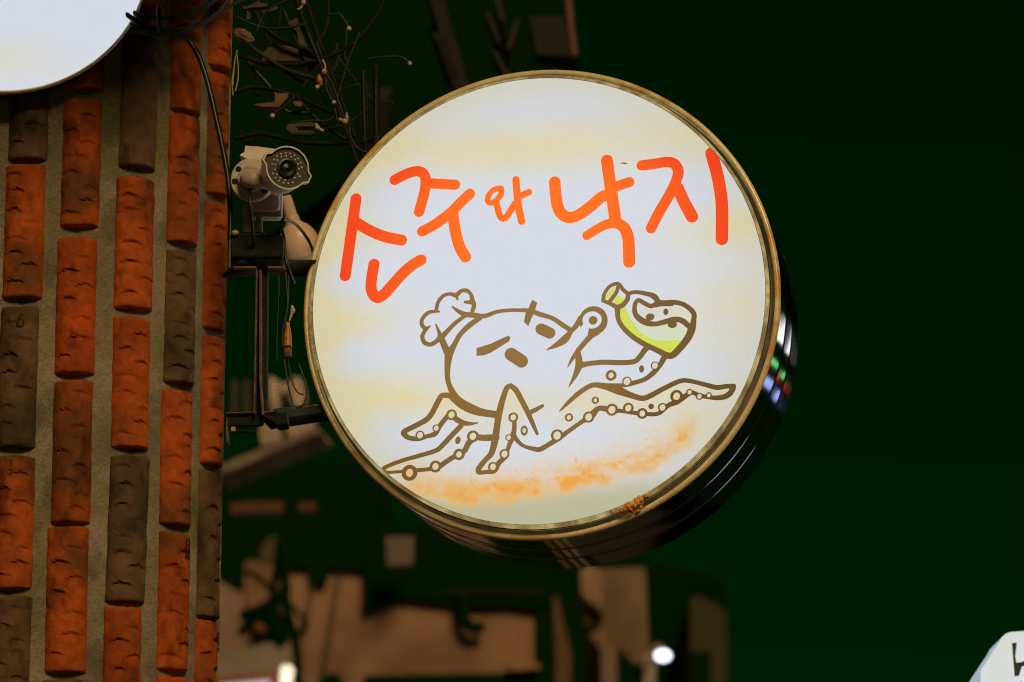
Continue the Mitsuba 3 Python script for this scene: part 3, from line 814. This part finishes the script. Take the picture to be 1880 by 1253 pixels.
put('tape', tube([at(528, 640, YH - .004), at(529, 656, YH - .004)], [7.8 * KP, 7.5 * KP], 12), 'mat_rusty', True, HW)
put('wire_end', tube([at(531, 590, YH), at(535, 578, YH), at(538, 568, YH)], [1.5 * KP, 2.8 * KP, 4.8 * KP], 8), 'mat_pale_connector', True, HW)
put('wire_end', tube([at(538, 574, YH), at(537, 566, YH), at(536, 561, YH)], [4.6 * KP, 3.4 * KP, 2 * KP], 8), 'mat_pale_connector', True, HW)

# cables across the head of the pillar
for i, (pts, r_, Y, lb_) in enumerate((
        ([(225, 22), (262, 46), (300, 56), (335, 54), (372, 42), (402, 22), (425, -8)], 5.0, 5.27, 'black cable sagging lowest across the head of the pillar'),
        ([(215, 0), (255, 28), (300, 34), (345, 26), (385, 8), (410, -18)], 4.2, 5.28, 'black cable sagging second across the head of the pillar'),
        ([(240, 44), (285, 62), (325, 62), (362, 48), (398, 26), (428, 8), (470, -10)], 3.6, 5.265, 'thin black cable running to the wires over the camera'),
        ([(345, 72), (362, 98), (374, 128), (386, 170), (396, 215), (405, 255), (414, 300), (420, 340), (423, 400), (422, 440)], 5.2, 5.33, 'thick black cable running down the right edge of the pillar'))):
    c = put('cable', wire(pts, Y, r_, 10), 'mat_rubber', True)
    tag(c, lb_, 'cable')
CL = put('cable_clip', cat([beam(at(291, 14, 5.262), at(293, 62, 5.262), 5 * KP, 0.012), ]), 'mat_black', 40)
tag(CL, 'black strap holding the sagging cables to the pillar head', 'strap')
c = put('tied_wires', cat([wire([(436, 92), (431, 112), (429, 135), (427, 158)], 5.36, 1.3), wire([(434, 95), (437, 120), (437, 145), (432, 168)], 5.36, 1.3), wire([(429, 128), (426, 150), (428, 176)], 5.36, 1.2)]), 'mat_yellow_pipe', True)
tag(c, 'thin yellowish wires twisted at the upper right edge of the pillar', 'wires')

# clutter of wires and brackets under the eave
YE = 5.75
KE = pxsize(YE, 150)
WB = thing('wire_tangle', 'tangle of dark wires with small pale connectors above the security camera', 'wires')
strands = [[(565, 60), (580, 95), (592, 125), (608, 150), (618, 175), (628, 205), (641, 232)], [(592, 110), (597, 122), (596, 132)], [(596, 134), (600, 165), (612, 190), (620, 225)],
           [(600, 28), (622, 26), (634, 40), (641, 52)], [(545, 18), (552, 14), (557, 6)], [(430, 30), (480, 50), (520, 52), (560, 45)], [(500, 212), (525, 192), (540, 178)], [(612, 215), (600, 222), (570, 222), (530, 226)],
           [(641, 232), (645, 255), (660, 275), (675, 280)], [(672, 110), (700, 105), (735, 105), (752, 116)], [(470, 60), (490, 20), (540, -5)], [(620, 180), (628, 150), (640, 110), (660, 60)], [(667, 130), (668, 190), (670, 260)], [(690, 150), (690, 220), (695, 270)]]
for q in strands:
    put('strand', wire(q, YE, 2.2, 6), 'mat_black', True, WB)
for q, r_ in (([(538, -20), (560, 45), (584, 110), (606, 165), (634, 235), (664, 320)], 5.5), ([(556, -20), (578, 50), (602, 118), (622, 170), (648, 240), (676, 310)], 4.2), ([(455, -20), (478, 40), (515, 72), (575, 96)], 5.0),
              ([(666, 130), (668, 190), (672, 290)], 4.5), ([(690, 120), (692, 200), (688, 300)], 6.5), ([(430, 170), (470, 160), (540, 176), (610, 208)], 4.0), ([(430, 255), (480, 246), (560, 262), (650, 262), (700, 250)], 4.5), ([(430, 100), (500, 118), (580, 112), (660, 70), (720, -20)], 4.0)):
    put('cable', wire(q, YE + 0.04, r_, 8), 'mat_black_metal', True, WB)
rw = random.Random(11)
for i in range(26):
    x0, y0 = rw.uniform(425, 640), rw.uniform(-20, 250)
    x1, y1 = x0 + rw.uniform(-40, 150), y0 + rw.uniform(-60, 120)
    sag = rw.uniform(5, 40)
    put('strand', wire([(x0, y0), (0.7 * x0 + .3 * x1 + rw.uniform(-12, 12), .7 * y0 + .3 * y1 + sag * .8), (.35 * x0 + .65 * x1 + rw.uniform(-12, 12), .35 * y0 + .65 * y1 + sag), (x1, y1)], YE + rw.uniform(.02, .25), rw.choice([1.4, 2.0, 2.6, 3.6]), 6), rw.choice(['mat_black', 'mat_dim_wood', 'mat_black_metal', 'mat_rubber']), True, WB)
for x, y, r_ in ((557, 5, 4.5), (641, 53, 4.6), (595, 132, 4.8), (583, 160, 4), (613, 189, 4.2), (500, 213, 4.2), (633, 223, 5.0), (418, 30, 4), (637, 216, 3), (625, 220, 3), (752, 117, 4), (583, 235, 4.2)):
    s = trimesh.creation.icosphere(2, r_ * KE)
    s.vertices *= 1 + 0.5 * (meshkit.noise(s.vertices / KE * 0.3 + [x, y, 0], 3)[:, None] - 0.5)
    s.apply_translation(at(x, y, YE - 0.01))
    put('connector', s, 'mat_pale_connector', True, WB)
put('pale_wire', wire([(592, 110), (597, 120), (596, 131)], YE - .008, 1.8, 6), 'mat_pale_connector', True, WB)
put('pale_wire', wire([(636, 208), (638, 218), (634, 224), (622, 219)], YE - .008, 1.8, 6), 'mat_pale_connector', True, WB)
put('pale_wire', wire([(580, 228), (585, 236), (594, 241)], YE - .008, 2.6, 6), 'mat_pale_connector', True, WB)
put('pale_wire', wire([(546, 18), (553, 14), (556, 6)], YE - .008, 1.6, 6), 'mat_pale_connector', True, WB)
put('splice', tube([at(586, 138, YE), at(587, 148, YE), at(590, 158, YE)], [3 * KE, 6 * KE, 3 * KE], 8), 'mat_orange_plastic', True, WB)

EB = thing('eave_bracket', 'olive brown angle bracket under the dark eave above the security camera', 'bracket')
put('upright', slab([(528, 42), (545, 33), (556, 50), (562, 78), (572, 98), (581, 112), (570, 124), (560, 112), (550, 90), (546, 60)], YE + .05, 0.03), 'mat_olive_wood', False, EB)
put('bar', slab([(482, 98), (500, 84), (556, 86), (562, 112), (482, 112)], YE + .06, 0.04), 'mat_olive_wood', False, EB)
TP = thing('torn_tape', 'crumpled pale tape stuck beside the top of the pillar', 'tape')
tp = trimesh.creation.icosphere(3, 1.0)
tp.vertices *= (0.75 + 0.9 * (meshkit.fbm(tp.vertices * 2.2 + 4, 4, 2)[:, None] - 0.3))
tp.apply_transform(frame(at(446, 66, 5.45), np.array([20 * KE, 0, -6 * KE]), [0, 0.012, 0], [0, 0, 13 * KE]))
put('lump', tp, 'mat_rusty', True, TP)
for nm, lb_, pts in (('tape_strip', 'flat pale strip of tape left of the tangled wires', [(464, 192), (505, 187), (505, 172), (528, 171), (530, 177), (512, 197), (480, 196)]),
                     ('tape_strip', 'small pale oval scrap of tape right of the flat strip', [(537, 187), (548, 186), (557, 191), (552, 196), (542, 194)]),
                     ('tape_strip', 'dim brown frame of tape below the tangled wires', [(528, 228), (556, 222), (580, 226), (578, 232), (542, 232), (548, 240), (575, 240), (575, 247), (538, 247), (525, 236)]),
                     ('tape_strip', 'dim pair of pale strips at the top edge over the wires', [(448, 14), (465, 8), (474, 2), (480, 6), (494, 6), (490, 12), (462, 14), (450, 17)]),
                     ('tape_strip', 'second dim pale strip at the top edge over the wires', [(478, 22), (492, 16), (510, 12), (508, 18), (490, 23)])):
    k = put(nm, slab(pts, YE + 0.03, 0.012), 'mat_rusty' if 'dim' not in lb_ else 'mat_olive_wood', False)
    tag(k, lb_, 'tape')

# dark eave with rafters behind the sign
YR = 9.0
ADDED_CANOPY = thing('canopy', 'unseen dark canopy added above the frame to shade the head of the brick pillar', 'canopy')
cz = zat(-75, 5.33)  # out of view, added to cast shade on the top of the wall
put('board', rbox(1.5, 0.62, 0.05, 0.004, frame([at(440, 0, 5.3)[0] - 0.75, 5.05, cz + 0.03], [1, 0, 0], [0, 1, 0], [0, 0, 1])), 'mat_dim_wood', False, ADDED_CANOPY)
EV = thing('wooden_eave', 'dark wooden eave with slanting rafters above the lit sign', 'eave')
put('board', slab([(428, -160), (1046, -160), (1062, 96), (1040, 118), (900, 190), (640, 330), (428, 480)], YR + 0.6, 0.25), 'mat_dark_void', False, EV)
for a, b, w in (((790, -30), (850, 175), 26), ((800, 60), (835, 160), 18), ((905, 50), (912, 90), 8), ((918, 18), (926, 82), 11), ((942, 62), (936, 105), 9), ((920, 118), (926, 150), 9), ((670, 160), (672, 280), 10), ((705, 170), (690, 290), 22)):
    put('rafter', beam(at(*a, YR), at(*b, YR + 0.1), w * pxsize(YR), 0.12), 'mat_dim_wood', False, EV)
put('panel', slab([(972, 30), (1042, 30), (1050, 104), (985, 100)], YR + 0.3, 0.1), 'mat_olive_dim' if 'mat_olive_dim' in scene else mat('mat_olive_dim', (.006, .010, .002), 0.8), False, EV)
put('edge_trim', beam(at(1040, -30, YR - .1), at(1050, 72, YR - .1), 13 * pxsize(YR), 0.05), 'mat_red_trim', False, EV, label='red brown trim on the eave edge')
put('edge_trim', beam(at(1050, 68, YR - .1), at(1056, 108, YR - .1), 12 * pxsize(YR), 0.05), 'mat_red_trim', False, EV)

# ------------------------------------------------------------------ the street behind, out of focus
YS = 15.0


def wallmat(name, c, f=0.62, s=2.2):
    c2 = [x * f for x in c]
    return mat(name, noisy(tuple(c), tuple(c2), s, 4, .35, .65), 0.85, spec=0.2)


wallmat('mat_wall_brown', (.34, .205, .115))
wallmat('mat_wall_tan', (.36, .245, .15))
wallmat('mat_wall_grey', (.25, .180, .105))
wallmat('mat_wall_olive', (.12, .095, .04))
wallmat('mat_wall_pink', (.37, .26, .19))
wallmat('mat_pale_grey', (.40, .34, .245))
mat('mat_amber', (.30, .15, .02), 0.6)
mat('mat_orange_dim', (.085, .032, .003), 0.7)
mat('mat_red_line', (.30, .06, .025), 0.6)

DK = thing('dark_building', 'unlit dark building closing the street behind the houses', 'building')
put('wall', slab([(330, 850), (700, 846), (706, 960), (1010, 975), (1060, 1000), (1330, 1060), (1340, 1420), (330, 1420)], YS + 8, 4.0), 'mat_dark_void', False, DK)
put('pier', slab([(1004, 1020), (1016, 1020), (1018, 1420), (1004, 1420)], YS + 7.7, 0.2), 'mat_dark_void', False, DK)

# house under the sign
HS = thing('brown_house', 'out of focus brown plastered house front below the lit sign', 'house')
put('wall', slab([(533, 1046), (560, 1044), (600, 1046), (667, 1050), (1008, 1060), (1008, 1420), (533, 1420)], YS, 4.0), 'mat_wall_brown', False, HS)
put('canopy', slab([(668, 1030), (1012, 1046), (1012, 1106), (985, 1118), (940, 1112), (890, 1113), (845, 1110), (760, 1100), (735, 1099), (700, 1111), (668, 1124)], YS - 0.07, 0.065), 'mat_dark_void', False, HS)
put('canopy_edge', beam(at(815, 1088, YS - .08), at(1000, 1090, YS - .08), 6 * pxsize(YS), 0.03), 'mat_olive_dim', False, HS)
put('corner_post', slab([(984, 1100), (1012, 1100), (1012, 1420), (990, 1420)], YS - 0.04, 0.035), 'mat_dark_void', False, HS)
put('window', slab([(668, 1240), (920, 1236), (985, 1222), (985, 1420), (668, 1420)], YS - 0.02, 0.018), 'mat_dark_void', False, HS)
put('window_sill', slab([(930, 1222), (992, 1218), (992, 1228), (945, 1232)], YS - 0.09, 0.065), 'mat_wall_brown', False, HS)
put('downpipe', tube([at(848, 1095, YS - .1), at(850, 1125, YS - .1), at(858, 1145, YS - .1), at(872, 1154, YS - .1), at(888, 1148, YS - .1)], 11 * pxsize(YS), 12), 'mat_dark_void', True, HS)
put('roof_edge', slab([(525, 1000), (1030, 1010), (1030, 1045), (667, 1049), (640, 1046), (603, 1046), (598, 1075), (570, 1075), (566, 1044), (533, 1042)], YS - 0.05, 0.045), 'mat_dark_void', False, HS)
for a, b, w in (((577, 1060), (560, 1160), 7), ((622, 1060), (590, 1253), 8), ((560, 1120), (540, 1250), 6)):
    put('crack', beam(at(*a, YS - .03), at(*b, YS - .03), w * pxsize(YS), 0.03), 'mat_wall_olive', False, HS)
k = put('round_vent', lathe([(0.0005, 0.03), (20 * pxsize(YS), 0.03), (21 * pxsize(YS), 0)], 32, aim(at(610, 1258, YS - .02), (0, -1, 0))), 'mat_dark_void', False)
tag(k, 'dark round vent low on the brown house', 'vent')
k = put('wall_plate', slab([(708, 986), (760, 985), (757, 1036), (712, 1038)], YS - 0.4, 0.05), 'mat_wall_olive' if False else mat('mat_plate', (.15, .115, .085), .7), False)
tag(k, 'square grey plate alone in the dark below the lit sign', 'plate')

# slanting tan wall and the grey house
GW = thing('tan_wall', 'narrow tan wall widening downwards between the two houses', 'wall')
put('slope', slab([(1015, 1098), (1024, 1096), (1036, 1150), (1048, 1200), (1070, 1420), (1022, 1420), (1020, 1200)], YS + 1, 0.5), mat('mat_tan_dim', (.125, .072, .030), 0.9), False, GW)
GH = thing('grey_house', 'out of focus grey gabled house beside the white lamp', 'house')
put('wall', slab([(1100, 1046), (1184, 1042), (1192, 1205), (1210, 1420), (1106, 1420), (1100, 1180)], YS + 2, 3.0), 'mat_wall_grey', False, GH)
put('chimney', slab([(1066, 1048), (1076, 1040), (1092, 1040), (1106, 1060), (1106, 1130), (1090, 1118), (1068, 1090)], YS + 1.8, 0.4), 'mat_wall_tan', False, GH)
put('side_wall', slab([(1082, 1166), (1108, 1150), (1116, 1192), (1104, 1192)], YS + 1.9, 0.3), 'mat_wall_tan', False, GH)
put('side_wall', slab([(1072, 1115), (1090, 1118), (1096, 1135), (1090, 1145), (1076, 1147)], YS + 1.9, 0.3), 'mat_wall_tan', False, GH)
put('post', slab([(1104, 1190), (1132, 1186), (1136, 1420), (1110, 1420)], YS + 1.85, 0.12), 'mat_wall_pink', False, GH)
put('post', slab([(1182, 1200), (1203, 1198), (1206, 1420), (1180, 1420)], YS + 1.85, 0.12), 'mat_pale_grey', False, GH)
put('doorway', slab([(1134, 1188), (1178, 1228), (1180, 1420), (1138, 1420)], YS + 1.94, 0.05), 'mat_dark_void', False, GH)
put('pipe', tube([at(1068, 1098, YS + 1.7), at(1085, 1112, YS + 1.7), at(1098, 1122, YS + 1.7), at(1103, 1136, YS + 1.7), at(1094, 1150, YS + 1.7), at(1078, 1156, YS + 1.7)], 5 * pxsize(YS), 10), 'mat_dark_void', True, GH)
OH = thing('olive_house', 'dim olive house with a slanting roof line, rightmost of the houses', 'house')
put('wall', slab([(1268, 1100), (1280, 1094), (1318, 1112), (1332, 1125), (1332, 1420), (1266, 1420)], YS + 4, 3.0), mat('mat_olive_wall', (.052, .046, .018), 0.9), False, OH)
put('window', slab([(1266, 1196), (1305, 1196), (1308, 1420), (1266, 1420)], YS + 3.97, 0.03), 'mat_dark_void', False, OH)
ST = thing('street_lamp', 'small white glowing street lamp beside the grey house', 'lamp')
lc = at(1217, 1204, YS - 2)
kk = pxsize(YS - 2, 1204)
b_ = trimesh.creation.icosphere(3, 1)
b_.apply_transform(frame(lc, [15 * kk, 0, 0], [0, 15 * kk, 0], [0, 0, 11 * kk]))
put('bulb', b_, 'mat_vinyl', True, ST, emit=(2.2, 2.5, 3.0))
put('shade', lathe([(0.0005, 19 * kk), (9 * kk, 18 * kk), (13 * kk, 14 * kk), (16 * kk, 4 * kk)], 40, frame(lc + [-.02, .03, .012], [1, 0, 0], [0, 1, 0], [0, 0, 1])), 'mat_wall_pink', True, ST)
put('arm', tube([lc + [-.02, .03, 17 * kk], lc + [-.03, .5, 20 * kk], lc + [-0.08, 1.8, 10 * kk]], 2.2 * kk, 8), 'mat_black', True, ST)

# left: shop corner seen between pillar and house
SH = thing('shop_corner', 'blurred corner of a lit shop front at the foot of the pillar', 'shop')
put('wall', slab([(395, 1060), (424, 1080), (446, 1090), (448, 1190), (395, 1420)], YS + 1, 1.0), 'mat_wall_pink', False, SH)
put('wall', slab([(450, 1034), (462, 1028), (476, 1032), (500, 1036), (502, 1060), (492, 1100), (456, 1118), (448, 1085)], YS + 1.1, 1.0), 'mat_wall_brown', False, SH)
put('wall', slab([(480, 1030), (478, 1008), (492, 990), (510, 985), (512, 1000), (506, 1030)], YS + 1.2, 0.6), mat('mat_grey_dim', (.095, .075, .042), .9), False, SH)
put('fascia', slab([(390, 1200), (424, 1196), (500, 1180), (533, 1182), (533, 1420), (390, 1420)], YS, 0.4), 'mat_pale_grey', False, SH)
put('fascia_line', slab([(390, 1248), (494, 1238), (506, 1236), (508, 1420), (498, 1420), (496, 1246), (390, 1256)], YS - 0.03, 0.028), 'mat_red_line', False, SH)
put('lit_panel', slab([(390, 1259), (494, 1249), (494, 1420), (390, 1420)], YS - 0.02, 0.018), 'mat_vinyl', False, SH, emit=(.56, .52, .48))
k = put('amber_lantern', trimesh.creation.icosphere(2, 1).apply_transform(frame(at(478, 1158, YS + .5), [14 * pxsize(YS), 0, 3 * pxsize(YS)], [0, .1, 0], [-4 * pxsize(YS), 0, 13 * pxsize(YS)])), 'mat_amber', True)
tag(k, 'small amber lantern in the dark over the shop fascia', 'lantern')
k = put('tube_light', rbox(9 * pxsize(YS), 0.05, 150 * pxsize(YS), 0.02, frame(at(526, 1300, YS - .2), [1, 0, 0], [0, 1, 0], [0, 0, 1])), 'mat_vinyl', True, emit=(1.6, 1.3, .95))
tag(k, 'upright white tube light at the shop corner', 'light')
k = put('tube_light', rbox(7 * pxsize(YS), 0.05, 130 * pxsize(YS), 0.02, frame(at(543, 1306, YS - .2), [1, 0, 0], [0, 1, 0], [0, 0, 1])), 'mat_vinyl', True, emit=(.50, .30, .12))
tag(k, 'dim yellow upright light right of the white tube light', 'light')
CB = thing('cable_mass', 'dark mass of cables and a pole in front of the shop corner', 'cables')
for q, r_ in (([(452, 1050), (475, 1062), (498, 1085), (520, 1110)], 5), ([(512, 990), (508, 1040), (500, 1100), (505, 1180)], 7), ([(440, 1130), (470, 1128), (500, 1112), (530, 1075)], 9), ([(440, 1165), (465, 1135), (500, 1145), (535, 1130)], 8), ([(536, 1110), (550, 1130), (565, 1145)], 4), ([(565, 1145), (548, 1165), (540, 1200)], 5), ([(500, 1120), (505, 1160), (520, 1185)], 14), ([(522, 1010), (524, 1080), (530, 1130), (545, 1190), (548, 1260)], 9)):
    put('cable', wire(q, YS - 1.0, r_, 8), 'mat_dark_void', True, CB)

# roof edge seen behind the bracket
TR = thing('tiled_roof', 'blurred edge of a tiled roof behind the sign bracket', 'roof')
mat('mat_tile', noisy((.62, .50, .39), (.34, .27, .20), 5), 0.9)
a0, a1 = at(398, 868, YS - 3), at(578, 792, YS - 3)
n_ = 13
for i in range(n_):
    c0 = a0 + (a1 - a0) * (i / (n_ - 1))
    put('roof_tile', tube([c0, c0 + np.array([0.02, 0.5, 0.05])], 8.0 * pxsize(YS - 3), 12), 'mat_tile', 40, TR)
put('eave_board', slab([(398, 856), (470, 828), (530, 806), (576, 788), (576, 796), (530, 816), (470, 838), (398, 866)], YS - 2.9, 0.1), 'mat_tile', False, TR)
put('gable_wall', slab([(482, 765), (512, 778), (512, 812), (480, 818), (476, 790)], YS - 2.2, 0.3), 'mat_tile', False, TR)
put('gable_wall', slab([(528, 772), (560, 768), (576, 764), (574, 790), (534, 806), (527, 790)], YS - 2.2, 0.3), 'mat_tile', False, TR)
RH = thing('railed_balcony', 'blurred pale balcony rails behind the post of the sign bracket', 'balcony')
put('rail', slab([(494, 690), (512, 700), (512, 762), (500, 762), (494, 730)], YS - 2, 0.2), 'mat_tile', False, RH)
put('rail', slab([(515, 704), (532, 702), (530, 718), (518, 722)], YS - 2, 0.2), 'mat_tile', False, RH)
put('rail', slab([(537, 692), (554, 696), (562, 730), (552, 748), (540, 745), (534, 730)], YS - 2, 0.2), 'mat_tile', False, RH)
for x in (426, 448):
    put('rail', slab([(x, 696), (x + 8, 698), (x + 8, 762), (x, 762)], YS - 2, 0.1), mat('mat_rail_dim', (.07, .05, .035), .9) if 'mat_rail_dim' not in scene else 'mat_rail_dim', False, RH)
for lb_, q in (('dim orange bar in the dark beside the foot of the pillar', [(424, 924), (470, 920), (520, 920), (519, 940), (470, 941), (424, 943)]), ('short dim orange bar right of the longer orange bar', [(548, 924), (580, 923), (580, 937), (549, 938)])):
    k = put('orange_bar', slab(q, YS - 2, 0.08), 'mat_orange_dim', False)
    tag(k, lb_, 'bar')

# ------------------------------------------------------------------ white lit sign at the lower right corner
LR = thing('angular_sign', 'white lit sign with a dark letter, cut by the lower right corner of the photo', 'sign')
YQ = 6.2


def corner_light(p, n, uv):
    return mikit.mix((.66, .72, .78), (.63, .67, .63), mikit.smoothstep(.3, .7, mikit.fbm(p.x * 14, p.y * 14, p.z * 14, 2)))


oct_ = [(1801, 1231), (1832, 1184), (1840, 1170), (1846, 1164), (1856, 1160.5), (1900, 1158), (2000, 1158), (2050, 1230), (2050, 1400), (1990, 1470), (1860, 1470), (1799, 1390)]
body = slab(oct_, YQ, 0.16)
put('face', slab([(x, y) for x, y in oct_], YQ - 0.004, 0.003), 'mat_vinyl', False, LR, emit=mikit.proc(corner_light))
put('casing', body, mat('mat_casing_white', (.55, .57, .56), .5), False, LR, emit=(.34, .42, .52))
put('letter', slab([(1858, 1181), (1867, 1180), (1864, 1205), (1866, 1217), (1875, 1216), (1890, 1210), (1890, 1222), (1876, 1224), (1871, 1241), (1863, 1242)], YQ - 0.007, 0.002), mat('mat_letter_dark', (.002, .02, .018), .5), False, LR)

# ------------------------------------------------------------------ lit shop signs further down the street on the right; the photo shows them mirrored in the casing
RB = thing('dark_building', 'dark shop building down the street on the right, outside the photo', 'building')
b_ = trimesh.creation.box([6.0, 5.0, 8.0])
b_.apply_translation([6.6, 17.6, 4.0])
put('wall', b_, 'mat_dark_void', False, RB)
for nm, lb_, (x, z, w, h), e in (('shop_sign', 'white lit box sign down the street, mirrored in the drum casing', (4.25, 4.95, .50, .50), (2.0, 2.0, 2.1)),
                                 ('shop_sign', 'green lit sign down the street, mirrored in the drum casing', (4.55, 4.22, .34, .13), (.25, 1.6, .45)),
                                 ('shop_sign', 'red lit sign down the street, mirrored in the drum casing', (4.20, 4.18, .12, .16), (1.6, .06, .04)),
                                 ('shop_sign', 'blue and white lit sign down the street, mirrored in the drum casing', (4.75, 3.72, .36, .22), (.9, 1.1, 2.6))):
    t_ = thing(nm, lb_, 'sign')
    put('box', rbox(w + .06, 0.2, h + .06, 0.01, frame([x, 14.9, z], [1, 0, 0], [0, 1, 0], [0, 0, 1])), 'mat_black_metal', False, t_)
    put('face', rbox(w, 0.02, h, 0.004, frame([x, 14.792, z], [1, 0, 0], [0, 1, 0], [0, 0, 1])), 'mat_vinyl', False, t_, emit=e)
